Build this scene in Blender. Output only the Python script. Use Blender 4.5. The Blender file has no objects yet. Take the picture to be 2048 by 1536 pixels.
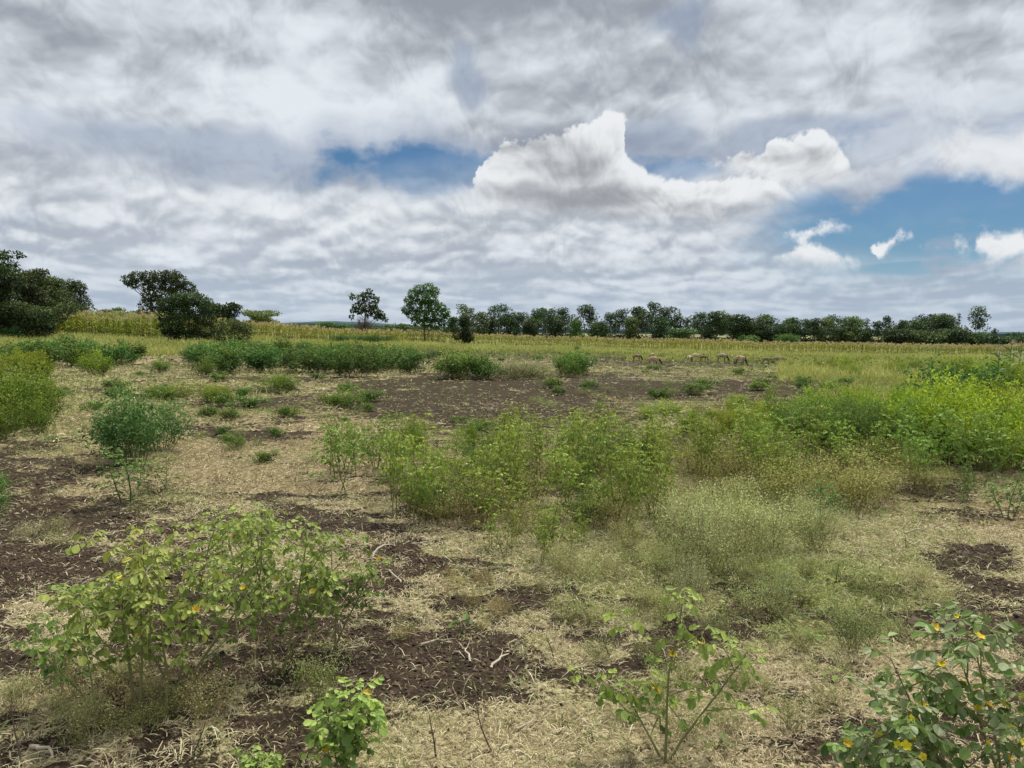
import bpy, math, random
import numpy as np
from mathutils import Vector, Matrix

# ------------------------------------------------------------------ scene, camera maths
scene = bpy.context.scene
scene.view_settings.view_transform = 'Standard'
scene.view_settings.look = 'None'
scene.view_settings.exposure = 0
scene.render.resolution_x, scene.render.resolution_y = 1024, 768
scene.cycles.max_bounces = 5
scene.cycles.diffuse_bounces = 2
scene.cycles.glossy_bounces = 1
scene.cycles.transmission_bounces = 3
scene.cycles.transparent_max_bounces = 4
scene.cycles.caustics_reflective = False
scene.cycles.caustics_refractive = False
col = scene.collection
rnd = random.Random(7)
rng = np.random.default_rng(11)
PI = math.pi

F = 1547.0                       # focal length in photo pixels (2048 wide)
PITCH = math.radians(3.85)
ROLL = math.radians(0.5)
EYE = 1.6
_fwd = Vector((0, math.cos(PITCH), -math.sin(PITCH)))
_up0 = Vector((0, math.sin(PITCH), math.cos(PITCH)))
_rt0 = Vector((1, 0, 0))
# the phone is held a touch anticlockwise, so the horizon drops to the right
_rt = (_rt0 * math.cos(ROLL) + _up0 * math.sin(ROLL))
_up = (_up0 * math.cos(ROLL) - _rt0 * math.sin(ROLL))

def ray(px, py):
    return (_fwd + _rt * ((px - 1024) / F) + _up * ((768 - py) / F)).normalized()

# ------------------------------------------------------------------ numpy noise
_tab = np.random.default_rng(5).random((256, 256))
def vnoise(x, y):
    x = np.asarray(x, float); y = np.asarray(y, float)
    xi = np.floor(x).astype(int); yi = np.floor(y).astype(int)
    fx = x - xi; fy = y - yi
    fx = fx*fx*(3-2*fx); fy = fy*fy*(3-2*fy)
    a = _tab[xi & 255, yi & 255]; b = _tab[(xi+1) & 255, yi & 255]
    c = _tab[xi & 255, (yi+1) & 255]; d = _tab[(xi+1) & 255, (yi+1) & 255]
    return (a*(1-fx)+b*fx)*(1-fy) + (c*(1-fx)+d*fx)*fy
def fbm(x, y, o=4, g=0.5):
    s = 0; a = 1; t = 0
    for i in range(o):
        s = s + a*vnoise(x*2.03**i+i*17.3, y*2.03**i+i*9.1); t += a; a *= g
    return s/t
def sstep(a, b, x):
    t = np.clip((x-a)/(b-a), 0, 1); return t*t*(3-2*t)

# ------------------------------------------------------------------ terrain
def base_z(x, y):
    x = np.asarray(x, float); y = np.asarray(y, float)
    side = np.interp(x, [-60, -38, -22, -4, 16, 40, 70], [1.7, 1.40, 0.38, -0.15, -0.45, -0.75, -0.8])
    z = side*sstep(14, 80, y)
    z = z + 0.10*(fbm(x*0.16+3, y*0.16, 2)-0.5)*sstep(2, 8, np.hypot(x, y))
    return z

def ground(px, py, far=140.0):
    """the point of the field seen at a photo pixel"""
    d = ray(px, py); t = 1.0; c = Vector((0, 0, EYE))
    if d.z > -0.002:
        t = far/max(d.y, .1); p = c+d*t; return Vector((p.x, p.y, float(base_z(p.x, p.y))))
    while t < far:
        p = c + d*t
        if p.z <= float(base_z(p.x, p.y)):
            break
        t *= 1.004
    return Vector((p.x, p.y, float(base_z(p.x, p.y))))

def at(px, dist):
    """a point on the ground at a distance along the photo column px"""
    d = ray(px, 668); k = dist/d.y
    x = d.x*k; return Vector((x, dist, float(base_z(x, dist))))

def to_px(p):
    v = Vector(p) - Vector((0, 0, EYE))
    f = v.dot(_fwd)
    return 1024 + F*v.dot(_rt)/f, 768 - F*v.dot(_up)/f

# ------------------------------------------------------------------ mesh builder
class MB:
    def __init__(s):
        s.V = []; s.F = {}; s.A = []; s.n = 0
    def add(s, verts, faces, v=0.5):
        verts = np.asarray(verts, float).reshape(-1, 3)
        s.V.append(verts)
        a = np.empty(len(verts)); a[:] = v
        s.A.append(a)
        faces = np.asarray(faces, int)
        s.F.setdefault(faces.shape[1], []).append(faces + s.n)
        s.n += len(verts)
    def tube(s, pts, radii, sides=5, v=0.5):
        pts = np.asarray(pts, float); n = len(pts)
        radii = np.broadcast_to(np.asarray(radii, float), (n,))
        t = np.gradient(pts, axis=0)
        t /= (np.linalg.norm(t, axis=1, keepdims=True)+1e-9)
        ref = np.array([0.3, 0.9, 0.1]) if abs(t[0][2]) > .8 else np.array([0, 0, 1.])
        u = np.cross(t, ref); u /= (np.linalg.norm(u, axis=1, keepdims=True)+1e-9)
        w = np.cross(t, u)
        a = np.arange(sides)*2*PI/sides
        ring = pts[:, None, :] + radii[:, None, None]*(np.cos(a)[None, :, None]*u[:, None, :]+np.sin(a)[None, :, None]*w[:, None, :])
        i = np.arange(n-1)[:, None]*sides; j = np.arange(sides)[None, :]; k = (j+1) % sides
        fa = np.stack([i+j, i+k, i+sides+k, i+sides+j], -1).reshape(-1, 4)
        s.add(ring.reshape(-1, 3), fa, v)
    def mesh(s, name, mat, smooth=False):
        me = bpy.data.meshes.new(name)
        if not s.V:
            s.add([(0,0,0),(0.001,0,0),(0,0.001,0)], [(0,1,2)])
        V = np.concatenate(s.V); A = np.concatenate(s.A)
        me.vertices.add(len(V)); me.vertices.foreach_set('co', V.astype(np.float32).ravel())
        idx = []; st = []; tot = 0
        for k, L in s.F.items():
            f = np.concatenate(L); idx.append(f.ravel())
            st.append(tot + np.arange(len(f))*k); tot += f.size
        idx = np.concatenate(idx); st = np.concatenate(st)
        me.loops.add(len(idx)); me.loops.foreach_set('vertex_index', idx.astype(np.int32))
        me.polygons.add(len(st)); me.polygons.foreach_set('loop_start', st.astype(np.int32))
        me.polygons.foreach_set('use_smooth', np.full(len(st), smooth, bool))
        me.update(calc_edges=True)
        at_ = me.attributes.new('v', 'FLOAT', 'POINT'); at_.data.foreach_set('value', A.astype(np.float32))
        me.materials.append(mat)
        return me
    def build(s, name, mat, parent=None, smooth=False):
        o = bpy.data.objects.new(name, s.mesh(name, mat, smooth)); col.objects.link(o)
        if parent: o.parent = parent
        return o

def nrm(a):
    return a/(np.linalg.norm(a, axis=-1, keepdims=True)+1e-9)

# leaf templates: (along 0..1, side -.5...5, lift)
T_QUAD = (np.array([(0,0,0),(.5,-.5,.0),(1,0,0),(.5,.5,.0)]), np.array([(0,1,2,3)]))
T_OVAL = (np.array([(0,0,0),(.35,0,0),(.72,0,0),(1,0,0),(.22,.30,.07),(.55,.5,.13),(.88,.33,.07),(.22,-.30,.07),(.55,-.5,.13),(.88,-.33,.07)]),
          np.array([(0,1,5,4),(1,2,6,5),(0,7,8,1),(1,8,9,2)]), np.array([(2,3,6),(2,9,3)]))
T_HALF = (np.array([(0,0,0),(.45,-.5,.12),(1,0,0),(.45,.5,.12)]), np.array([(0,1,2),(0,2,3)]))
T_BLADE = (np.array([(0,-.5,0),(0,.5,0),(.5,-.35,.12),(.5,.35,.12),(1,0,0)]), np.array([(0,1,3,2)]), np.array([(2,3,4)]))
T_CURL = (np.array([(0,-.5,0),(0,.5,0),(.35,-.5,.16),(.35,.5,.16),(.7,-.4,.14),(.7,.4,.14),(1,-.1,0),(1,.1,0)]),
          np.array([(0,1,3,2),(2,3,5,4),(4,5,7,6)]))
T_ROUND = (np.array([(0,0,0),(.1,.3,.02),(.35,.5,.05),(.7,.48,.03),(.95,.25,-.02),(1,0,-.03),(.95,-.25,-.02),(.7,-.48,.03),(.35,-.5,.05),(.1,-.3,.02),(.5,0,0)]),
           np.array([(10,0,1),(10,1,2),(10,2,3),(10,3,4),(10,4,5),(10,5,6),(10,6,7),(10,7,8),(10,8,9),(10,9,0)]))

def leaves(mb, pos, d, n, L, W, tmpl, v):
    """many leaves at once: positions, growth direction, face normal, length, width"""
    pos = np.asarray(pos, float); N = len(pos)
    if N == 0: return
    d = nrm(np.asarray(d, float)); n = np.asarray(n, float)
    side = nrm(np.cross(n, d)); n = np.cross(d, side)
    L = np.broadcast_to(L, (N,)); W = np.broadcast_to(W, (N,))
    t = tmpl[0]; k = len(t)
    P = (pos[:, None, :] + t[None, :, 0, None]*(L[:, None, None]*d[:, None, :]) +
         t[None, :, 1, None]*(W[:, None, None]*side[:, None, :]) + t[None, :, 2, None]*(L[:, None, None]*n[:, None, :]))
    v = np.repeat(np.broadcast_to(v, (N,)), k)
    fs = tmpl[1:]
    mb.V.append(P.reshape(-1, 3)); mb.A.append(v)
    for f in fs:
        ff = (f[None] + (np.arange(N)*k)[:, None, None]).reshape(-1, f.shape[1])
        mb.F.setdefault(f.shape[1], []).append(ff + mb.n)
    mb.n += N*k

def rdir(N, up=0.0, r=rng):
    a = r.normal(size=(N, 3)); a = nrm(a); a[:, 2] += up
    return nrm(a)

# ------------------------------------------------------------------ materials
def ramp_mat(name, stops, rough=0.7, trans=0.0, spec=0.2, noise=0.0, nscale=8.0, bump=0.0, objvar=0.10, huevar=0.02):
    """colour ramp driven by a per-leaf value, small variation from thing to thing"""
    m = bpy.data.materials.new(name); m.use_nodes = True
    nt = m.node_tree; nt.nodes.clear(); N = nt.nodes.new; Lk = nt.links.new
    out = N('ShaderNodeOutputMaterial')
    a = N('ShaderNodeAttribute'); a.attribute_name = 'v'
    fac = a.outputs['Fac']
    if noise > 0:
        tc = N('ShaderNodeTexCoord'); nz = N('ShaderNodeTexNoise'); nz.inputs['Scale'].default_value = nscale; nz.inputs['Detail'].default_value = 3
        Lk(tc.outputs['Object'], nz.inputs['Vector'])
        mm = N('ShaderNodeMath'); mm.operation = 'MULTIPLY_ADD'; Lk(nz.outputs['Fac'], mm.inputs[0]); mm.inputs[1].default_value = noise; 
        sub = N('ShaderNodeMath'); sub.operation = 'SUBTRACT'; Lk(fac, sub.inputs[0]); sub.inputs[1].default_value = noise*0.5
        Lk(sub.outputs[0], mm.inputs[2]); fac = mm.outputs[0]
    cr = N('ShaderNodeValToRGB'); el = cr.color_ramp.elements
    while len(el) > 1: el.remove(el[-1])
    el[0].position = stops[0][0]; el[0].color = (*stops[0][1], 1)
    for p, c in stops[1:]:
        e = el.new(p); e.color = (*c, 1)
    Lk(fac, cr.inputs['Fac'])
    oi = N('ShaderNodeObjectInfo')
    hsv = N('ShaderNodeHueSaturation')
    h = N('ShaderNodeMath'); h.operation = 'MULTIPLY_ADD'; Lk(oi.outputs['Random'], h.inputs[0]); h.inputs[1].default_value = huevar*2; h.inputs[2].default_value = .5-huevar
    vv = N('ShaderNodeMath'); vv.operation = 'MULTIPLY_ADD'; Lk(oi.outputs['Random'], vv.inputs[0]); vv.inputs[1].default_value = objvar*2; vv.inputs[2].default_value = 1-objvar
    Lk(h.outputs[0], hsv.inputs['Hue']); Lk(vv.outputs[0], hsv.inputs['Value']); Lk(cr.outputs['Color'], hsv.inputs['Color'])
    mul = N('ShaderNodeMix'); mul.data_type = 'RGBA'; mul.blend_type = 'MULTIPLY'; mul.inputs['Factor'].default_value = 1
    Lk(hsv.outputs['Color'], mul.inputs[6]); Lk(oi.outputs['Color'], mul.inputs[7])
    b = N('ShaderNodeBsdfPrincipled'); b.inputs['Roughness'].default_value = rough; b.inputs['Specular IOR Level'].default_value = spec
    Lk(mul.outputs[2], b.inputs['Base Color'])
    if bump > 0:
        bp = N('ShaderNodeBump'); bp.inputs['Strength'].default_value = bump; bp.inputs['Distance'].default_value = 0.02
        Lk(nz.outputs['Fac'], bp.inputs['Height']); Lk(bp.outputs['Normal'], b.inputs['Normal'])
    if trans > 0:
        t = N('ShaderNodeBsdfTranslucent'); mx = N('ShaderNodeMixShader'); mx.inputs[0].default_value = trans
        Lk(mul.outputs[2], t.inputs['Color']); Lk(b.outputs[0], mx.inputs[1]); Lk(t.outputs[0], mx.inputs[2]); Lk(mx.outputs[0], out.inputs[0])
    else:
        Lk(b.outputs[0], out.inputs[0])
    return m

def tag(o, label=None, cat=None, group=None, kind=None):
    if label: o['label'] = label
    if cat: o['category'] = cat
    if group: o['group'] = group
    if kind: o['kind'] = kind
    return o
def empty(name, loc=(0,0,0), rz=0):
    o = bpy.data.objects.new(name, None); col.objects.link(o); o.location = loc; o.rotation_euler = (0, 0, rz); o.empty_display_size = .1
    return o
def copy_tree(o, parent=None):
    c = o.copy(); col.objects.link(c)
    if parent: c.parent = parent
    for ch in list(o.children): copy_tree(ch, c)
    return c
def tint(o, c):
    o.color = (*c, 1)
    for ch in o.children: tint(ch, c)

# ------------------------------------------------------------------ sky: Nishita air + cloud layers by direction
SUN_EL, SUN_AZ = math.radians(62), math.radians(35)      # azimuth clockwise from +Y
world = bpy.data.worlds.new("World"); scene.world = world; world.use_nodes = True
WT = world.node_tree; WT.nodes.clear()
class S:
    def __init__(s, k): s.k = k
    def _m(op, *a, clamp=False):
        n = WT.nodes.new('ShaderNodeMath'); n.operation = op; n.use_clamp = clamp
        for i, q in enumerate(a):
            if isinstance(q, S): WT.links.new(q.k, n.inputs[i])
            else: n.inputs[i].default_value = q
        return S(n.outputs[0])
    def __add__(a, b): return S._m('ADD', a, b)
    __radd__ = __add__
    def __sub__(a, b): return S._m('SUBTRACT', a, b)
    def __rsub__(a, b): return S._m('SUBTRACT', b, a)
    def __mul__(a, b): return S._m('MULTIPLY', a, b)
    __rmul__ = __mul__
    def __truediv__(a, b): return S._m('DIVIDE', a, b)
    def __rtruediv__(a, b): return S._m('DIVIDE', b, a)
def fn(op, *a, clamp=False): return S._m(op, *a, clamp=clamp)
def step(a, b, x):
    n = WT.nodes.new('ShaderNodeMapRange'); n.interpolation_type = 'SMOOTHSTEP'
    n.inputs['From Min'].default_value = a; n.inputs['From Max'].default_value = b; WT.links.new(x.k, n.inputs['Value'])
    return S(n.outputs[0])
def vec(x, y, z=0.0):
    n = WT.nodes.new('ShaderNodeCombineXYZ')
    for i, q in enumerate((x, y, z)):
        if isinstance(q, S): WT.links.new(q.k, n.inputs[i])
        else: n.inputs[i].default_value = q
    return S(n.outputs[0])
def vm(op, *a, val=False):
    n = WT.nodes.new('ShaderNodeVectorMath'); n.operation = op
    for i, q in enumerate(a):
        if isinstance(q, S): WT.links.new(q.k, n.inputs[i])
        else: n.inputs[i].default_value = q
    return S(n.outputs['Value' if val else 'Vector'])
def noise(v, scale, detail=4, rough=0.55, dist=0.0):
    n = WT.nodes.new('ShaderNodeTexNoise'); n.noise_dimensions = '2D'; WT.links.new(v.k, n.inputs['Vector'])
    n.inputs['Scale'].default_value = scale; n.inputs['Detail'].default_value = detail; n.inputs['Roughness'].default_value = rough; n.inputs['Distortion'].default_value = dist
    return S(n.outputs['Fac'])
def noisec(v, scale, detail=2):
    n = WT.nodes.new('ShaderNodeTexNoise'); n.noise_dimensions = '2D'; WT.links.new(v.k, n.inputs['Vector'])
    n.inputs['Scale'].default_value = scale; n.inputs['Detail'].default_value = detail
    return S(n.outputs['Color'])
def billow(v, scale, detail=3, rough=0.55):
    n = WT.nodes.new('ShaderNodeTexVoronoi'); n.voronoi_dimensions = '2D'; n.feature = 'F1'; n.normalize = True
    WT.links.new(v.k, n.inputs['Vector']); n.inputs['Scale'].default_value = scale
    n.inputs['Detail'].default_value = detail; n.inputs['Roughness'].default_value = rough
    return 1.0 - S(n.outputs['Distance'])
def mixc(f, a, b):
    n = WT.nodes.new('ShaderNodeMix'); n.data_type = 'RGBA'
    if isinstance(f, S): WT.links.new(f.k, n.inputs['Factor'])
    else: n.inputs['Factor'].default_value = f
    for i, q in ((6, a), (7, b)):
        if isinstance(q, S): WT.links.new(q.k, n.inputs[i])
        else: n.inputs[i].default_value = (*q, 1)
    return S(n.outputs[2])
def azel(px, py):
    d = ray(px, py); return math.atan2(d.x, d.y), math.asin(d.z)
def blob(P, px, py, rx, ry, flat=False):
    a, e = azel(px, py)
    ix, iy = F/rx, F/ry
    q = vm('MULTIPLY_ADD', P, (ix, iy, 0), (-a*ix, -e*iy, 0))
    return 1.0 - vm('LENGTH', q, val=True)
def blobs(P, L, soft=0.25):
    r = None
    for b in L:
        f = blob(P, *b)
        r = f if r is None else fn('MAXIMUM', r, f)
    return r


AZ0, AZ1 = -0.75, 0.75
def outline(az, pts):
    """elevation (radians) of a cloud edge as a curve over azimuth, pts in photo pixels"""
    n = WT.nodes.new('ShaderNodeFloatCurve'); c = n.mapping.curves[0]
    n.mapping.use_clip = False
    q = [azel(*p) for p in pts]
    xs = [(a-AZ0)/(AZ1-AZ0) for a, e in q]; ys = [e for a, e in q]
    c.points[0].location = (xs[0], ys[0]); c.points[1].location = (xs[-1], ys[-1])
    for x, y in zip(xs[1:-1], ys[1:-1]): c.points.new(x, y)
    for p in c.points: p.handle_type = 'AUTO_CLAMPED'
    n.mapping.update()
    WT.links.new(azn.k, n.inputs['Value'])
    return S(n.outputs[0])
tc = WT.nodes.new('ShaderNodeTexCoord'); D = S(tc.outputs['Generated'])
sx = WT.nodes.new('ShaderNodeSeparateXYZ'); WT.links.new(D.k, sx.inputs[0])
dx, dy, dz = S(sx.outputs[0]), S(sx.outputs[1]), S(sx.outputs[2])
az = fn('ARCTAN2', dx, dy); el = fn('ARCSINE', fn('MAXIMUM', dz, 0.0))
P = vec(az, el)
wob = vm('SUBTRACT', noisec(P, 9.0, 2), (.5, .5, .5))
Pw = vm('MULTIPLY_ADD', wob, (.10, .05, 0), P)                 # gently warped direction
n60 = noise(P, 55.0, 3, .6) - 0.5
wx = WT.nodes.new('ShaderNodeSeparateXYZ'); WT.links.new(wob.k, wx.inputs[0])
azn = (az + S(wx.outputs[0])*0.045 + n60*0.022 - AZ0)*(1/(AZ1-AZ0))

sky = WT.nodes.new('ShaderNodeTexSky'); sky.sky_type = 'NISHITA'; sky.sun_disc = False
sky.sun_elevation = SUN_EL; sky.sun_rotation = SUN_AZ; sky.air_density = 1.0; sky.dust_density = 0.3; sky.ozone_density = 2.5
SKY_K = 0.058
air = vm('SCALE', S(sky.outputs[0])); air.k.node.inputs['Scale'].default_value = SKY_K
air = vm('MULTIPLY', air, (.60, .88, 1.08))
air = mixc(step(0.13, 0.0, el)*0.6, air, (.34, .50, .68))

b0 = billow(Pw, 13.0, 4, 0.55); b1 = billow(vm('ADD', Pw, (0.002, 0.009, 0)), 13.0, 3, 0.55)
bb = (b0-0.72); emb = (b0-b1)
# --- deck of stratocumulus, on a plane that flattens towards the horizon
w = 1.0/(dz+0.24)
Q = vec(dx*w*1.3+dy*w*0.25, dy*w*1.1-dx*w*0.10)
Qw = vm('MULTIPLY_ADD', wob, (.10, .10, 0), Q)
deckn = noise(Qw, 1.1, 4, 0.48); deckf = noise(Qw, 3.0, 4, 0.52)
deckg = noise(vm('ADD', Qw, (0.02, 0.07, 0)), 3.0, 3, 0.52)
hn = (deckf-0.5)*1.3 + (deckn-.5)*0.8 - bb*0.5
veil = blobs(Pw, [(520,322,400,40),(280,300,120,22),(940,330,260,60),(958,168,44,26),(950,160,30,40),(1378,46,40,40),(1370,34,55,20),(1290,285,90,36),(1500,290,130,26),(1600,250,120,20)])
holes = blobs(Pw, [(880,338,290,56),(1370,342,120,42),
                   (1880,430,400,125),(1700,520,230,80),(1985,600,280,90),(60,434,90,18)])
hole = step(-0.10, 0.55, holes + hn*1.5 + n60*0.35)
thin = step(-0.8, 0.30, fn('MAXIMUM', holes, veil) + hn*0.9)
dark = blobs(Pw, [(1470,150,330,110),(1240,25,420,60),(900,10,500,45),(300,85,420,30),(1990,50,160,90),(1620,70,300,60),(500,350,380,30)])
lite = blobs(Pw, [(300,400,420,80),(620,230,420,50),(120,250,260,60),(1560,225,300,30),(1150,90,120,60),(700,420,300,50),(1870,290,140,60),(1980,250,120,80)])
sh = (deckn-0.5)*0.95 + (deckf-0.5)*0.60 + 0.62 + (deckf-deckg)*1.0 + emb*0.85 + bb*0.28 - step(-.6, .8, dark)*0.25 + step(-.6, .8, lite)*0.22
deckc = mixc(step(0.0, 1.0, sh), (.31, .34, .39), (.77, .82, .87))
deckc = mixc(thin*0.62, deckc, (.27, .34, .47))
C = mixc(hole, deckc, air)

# --- rows of low cumulus towards the horizon
lg = fn('LOGARITHM', el+0.05, 2.718)
R0 = vec(az*0.85, lg*0.27)
R = vm('MULTIPLY_ADD', vm('SUBTRACT', noisec(R0, 5.0, 2), (.5, .5, .5)), (.05, .05, 0), R0)
def rowf(V, d): return billow(V, 11.0, d, 0.5)*1.1 + noise(V, 4.0, 2, .45)*0.45
r0 = rowf(R, 3); r1 = rowf(vm('ADD', R, (-0.002, 0.014, 0)), 2)
lim = step(0.225, 0.14, el + (deckn-.5)*0.10 - az*0.02)       # upper limit of the bank
gapR = step(-0.25, 0.45, blobs(P, [(1900,440,330,95),(1830,535,120,16)]) + (r0-.95)*0.5)
ra = step(0.62, 0.86, r0 + bb*.35 + lim*0.20)*lim*(1.0-gapR*0.95)
rs = 0.55 + (r0-r1)*2.6 + emb*1.5 + bb*0.5 + (r0-1.0)*1.2 + (noise(R0, 2.2, 2)-.5)*0.8
hz = step(0.17, 0.0, el)
rc = mixc(step(0.0, 1.15, rs), mixc(hz, (.41, .45, .51), (.38, .46, .57)), mixc(hz, (.84, .87, .90), (.68, .75, .82)))
C = mixc(ra*0.84, C, rc)

# --- the large cumulus and its neighbours: each has an upper and a lower outline over azimuth
core = step(-.5, .8, blobs(Pw, [(1095,318,120,44),(1150,395,230,34),(1480,428,200,26),(1540,310,110,22),(1240,455,330,20)]))
# one field for edge shape, one for its light: el measured down from the top outline
edge = bb*0.045 + n60*0.022
emb = (b0-b1)
def cumulus(C, top, bot, depth, a_lo, soft=0.008, bsoft=0.03, opac=.97, bright=(.85,.87,.89), dk=(.32,.335,.365), gain=1.0):
    t = outline(az, top); b = outline(az, bot)
    dt = t - el + edge; db = el - b + edge*0.8
    a = step(0.0, soft, dt)*step(0.0, bsoft, db)*opac
    q = step(0.0, depth, dt)                                   # 0 at the sunlit rim, 1 in the belly
    s = 1.0 - q*0.40*gain - core*0.50 + emb*2.2*(1.0-q*0.6) + (deckf-.5)*0.45 + bb*0.35
    c = mixc(step(-0.05, 1.05, s), dk, bright)
    return mixc(a, C, c)
Z = lambda L, y0, y1: [(-400, y0), (L[0][0]-12, y0)] + L + [(L[-1][0]+12, y1), (2400, y1)]
C = cumulus(C, Z([(1732,330),(1760,300),(1830,270),(1900,235),(1935,205),(1958,192),(1990,215),(2048,190)], 400, 180),
               Z([(1732,312),(1790,345),(1850,332),(1900,365),(1960,382),(2010,396),(2050,385)], 200, 390), .10, 0, soft=.05, opac=.8, gain=.5)
C = cumulus(C, Z([(1403,328),(1450,310),(1500,302),(1535,292),(1565,266),(1620,258),(1665,280),(1700,300),(1722,340)], 400, 420),
               Z([(1403,334),(1440,350),(1500,372),(1560,400),(1640,404),(1690,378),(1722,348)], 250, 250), .055, 0, gain=.8)
C = cumulus(C, Z([(935,395),(960,345),(1000,296),(1050,268),(1100,248),(1150,236),(1190,222),(1222,210),(1248,222),(1264,286),(1295,318),(1325,346),(1370,358),(1430,356),(1480,350),(1540,352),(1590,376),(1612,408)], 480, 480),
               Z([(935,398),(980,425),(1060,455),(1200,470),(1350,470),(1500,462),(1570,440),(1612,412)], 300, 300), .085, 0, bsoft=.045)
C = cumulus(C, Z([(1560,466),(1620,444),(1660,430),(1700,438),(1720,456)], 520, 520), Z([(1560,468),(1620,480),(1670,474),(1720,458)], 380, 380), .05, 0, soft=.016, bsoft=.014)
C = cumulus(C, Z([(1540,524),(1580,490),(1615,482),(1660,498),(1720,530)], 560, 560), Z([(1540,528),(1600,548),(1650,550),(1720,534)], 420, 420), .05, 0, soft=.014, bsoft=.03)
C = cumulus(C, Z([(1738,502),(1760,476),(1790,464),(1815,450),(1836,460),(1844,476)], 540, 540), Z([(1738,504),(1768,524),(1790,502),(1815,490),(1844,478)], 400, 400), .06, 0, soft=.014, bsoft=.010)
C = cumulus(C, Z([(1840,496),(1890,484),(1940,476),(1970,454),(2010,450),(2060,452)], 540, 450), Z([(1840,498),(1900,512),(1945,520),(1990,532),(2060,536)], 420, 540), .06, 0, soft=.016, bsoft=.02)
# low haze
C = mixc(step(0.10, -0.01, el)*0.50, C, (.47, .55, .66))
bg = WT.nodes.new('ShaderNodeBackground'); wo = WT.nodes.new('ShaderNodeOutputWorld')
WT.links.new(C.k, bg.inputs['Color']); bg.inputs['Strength'].default_value = 1.0
WT.links.new(bg.outputs[0], wo.inputs[0])
world.cycles.sampling_method = 'NONE'

sun = bpy.data.lights.new('sun', 'SUN'); sun.energy = 4.6; sun.angle = math.radians(9); sun.color = (1, .95, .87)
so = bpy.data.objects.new('sun', sun); col.objects.link(so)
sd = Vector((math.sin(SUN_AZ)*math.cos(SUN_EL), math.cos(SUN_AZ)*math.cos(SUN_EL), math.sin(SUN_EL)))
so.rotation_euler = (-sd).to_track_quat('-Z', 'Y').to_euler()

cam = bpy.data.cameras.new('camera'); co = bpy.data.objects.new('camera', cam); col.objects.link(co)
cam.sensor_width = 36; cam.lens = 36*F/2048; cam.clip_end = 12000; cam.clip_start = 0.05
M = Matrix((( _rt.x, _up.x, -_fwd.x, 0), (_rt.y, _up.y, -_fwd.y, 0), (_rt.z, _up.z, -_fwd.z, EYE), (0,0,0,1)))
co.matrix_world = M
scene.camera = co

# ------------------------------------------------------------------ where bare soil, straw and green lie
def proj(x, y, z):
    """vectorised photo pixel of world points"""
    vx, vy, vz = x, y, z-EYE
    f = vy*_fwd.y + vz*_fwd.z
    f = np.where(f < .3, .3, f)
    return 1024+F*(vx*_rt.x+vy*_rt.y+vz*_rt.z)/f, 768-F*(vx*_up.x+vy*_up.y+vz*_up.z)/f
def hints(px, py, L):
    s = 0
    for (cx, cy, rx, ry, a) in L:
        s = s + a*np.exp(-(((px-cx)/rx)**2+((py-cy)/ry)**2))
    return s
SOIL = [(870,1345,190,95,1.6),(110,935,160,40,.95),(120,1035,190,34,.9),(50,1130,120,40,.8),(540,875,130,14,1.2),(980,800,330,40,1.25),(900,762,360,16,.9),
        (300,694,190,18,1.3),(1380,722,280,10,1.7),(1480,772,280,20,1.1),(870,705,260,9,1.3),(1560,800,120,14,.7),(500,985,130,12,.5),(1950,1110,90,30,1),(1700,1480,150,40,1),
        (800,1140,70,40,1),(1040,1200,60,26,.9),(920,1130,100,24,.9),(10,1290,60,50,.8),(560,1500,70,40,.9),(60,890,80,10,.5),(690,1055,90,14,.5),(380,855,80,12,.7),
        (1850,740,160,8,-.5),(1600,710,140,5,.6),(420,755,180,10,.5),(1380,880,120,20,.5),(800,830,200,14,.4),(1500,1230,120,30,.5),(1720,1260,90,25,.4),(1980,1180,90,30,.5)]
STRAW = [(450,950,260,60,.55),(140,870,200,26,1.0),(1000,1250,110,60,.7),(820,1250,60,60,.7),(1560,1400,260,60,.8),(1700,1300,220,60,.6),(120,1240,140,70,.8),
         (1000,1470,240,60,.9),(1300,1480,160,60,.9),(700,860,130,16,.8),(240,760,160,12,.8),(1380,960,100,50,.6),(1150,1100,160,50,.6),(1850,1060,180,50,.5),(500,830,150,12,.5)]
GREEN = [(1300,1150,330,150,1.1),(1750,1150,300,130,1.0),(1700,720,500,30,1.3),(1000,860,320,40,.7),(640,1320,70,80,1.0),(180,1420,130,60,.7),(1300,700,700,16,1.2),
         (150,660,260,18,1.2),(1850,800,330,90,1.1),(400,790,330,40,.8),(1200,770,400,40,.35),(60,800,120,90,1.0),(1500,1000,300,140,.8),(1650,1250,260,70,.5),(600,700,330,26,.8)]
def cover(x, y, z):
    px, py = proj(x, y, z)
    r = np.hypot(x, y)
    n = fbm(x*0.75+11, y*0.75+5, 5, .55)
    n2 = fbm(x*2.6, y*4.2, 5, .70)
    far = sstep(15, 40, r)
    m = 0.64 + (n-.5)*(1.6+far*1.2) + (n2-.5)*(2.3+far*1.6) + hints(px, py, STRAW)*.55 - hints(px, py, SOIL)*.80
    fb = fbm(x*0.09+40, y*0.16, 3)
    g = 0.10 + (fbm(x*0.6+90, y*0.6, 3)-.5)*.8 + hints(px, py, GREEN)*.55 + sstep(45, 75, r)*.5 + (fb-.5)*.8*far
    return np.clip(m, 0, 1), np.clip(g, 0, 1)

def height(x, y):
    z = base_z(x, y); r = np.hypot(x, y)
    near = sstep(40, 10, r)
    z = z + near*0.05*(fbm(x*1.7+7, y*1.7, 3)-.5)
    clod = fbm(x*14, y*14, 4, .6)
    z = z + sstep(14, 6, r)*0.045*np.clip(clod-.40, 0, 1)
    return z

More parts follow.
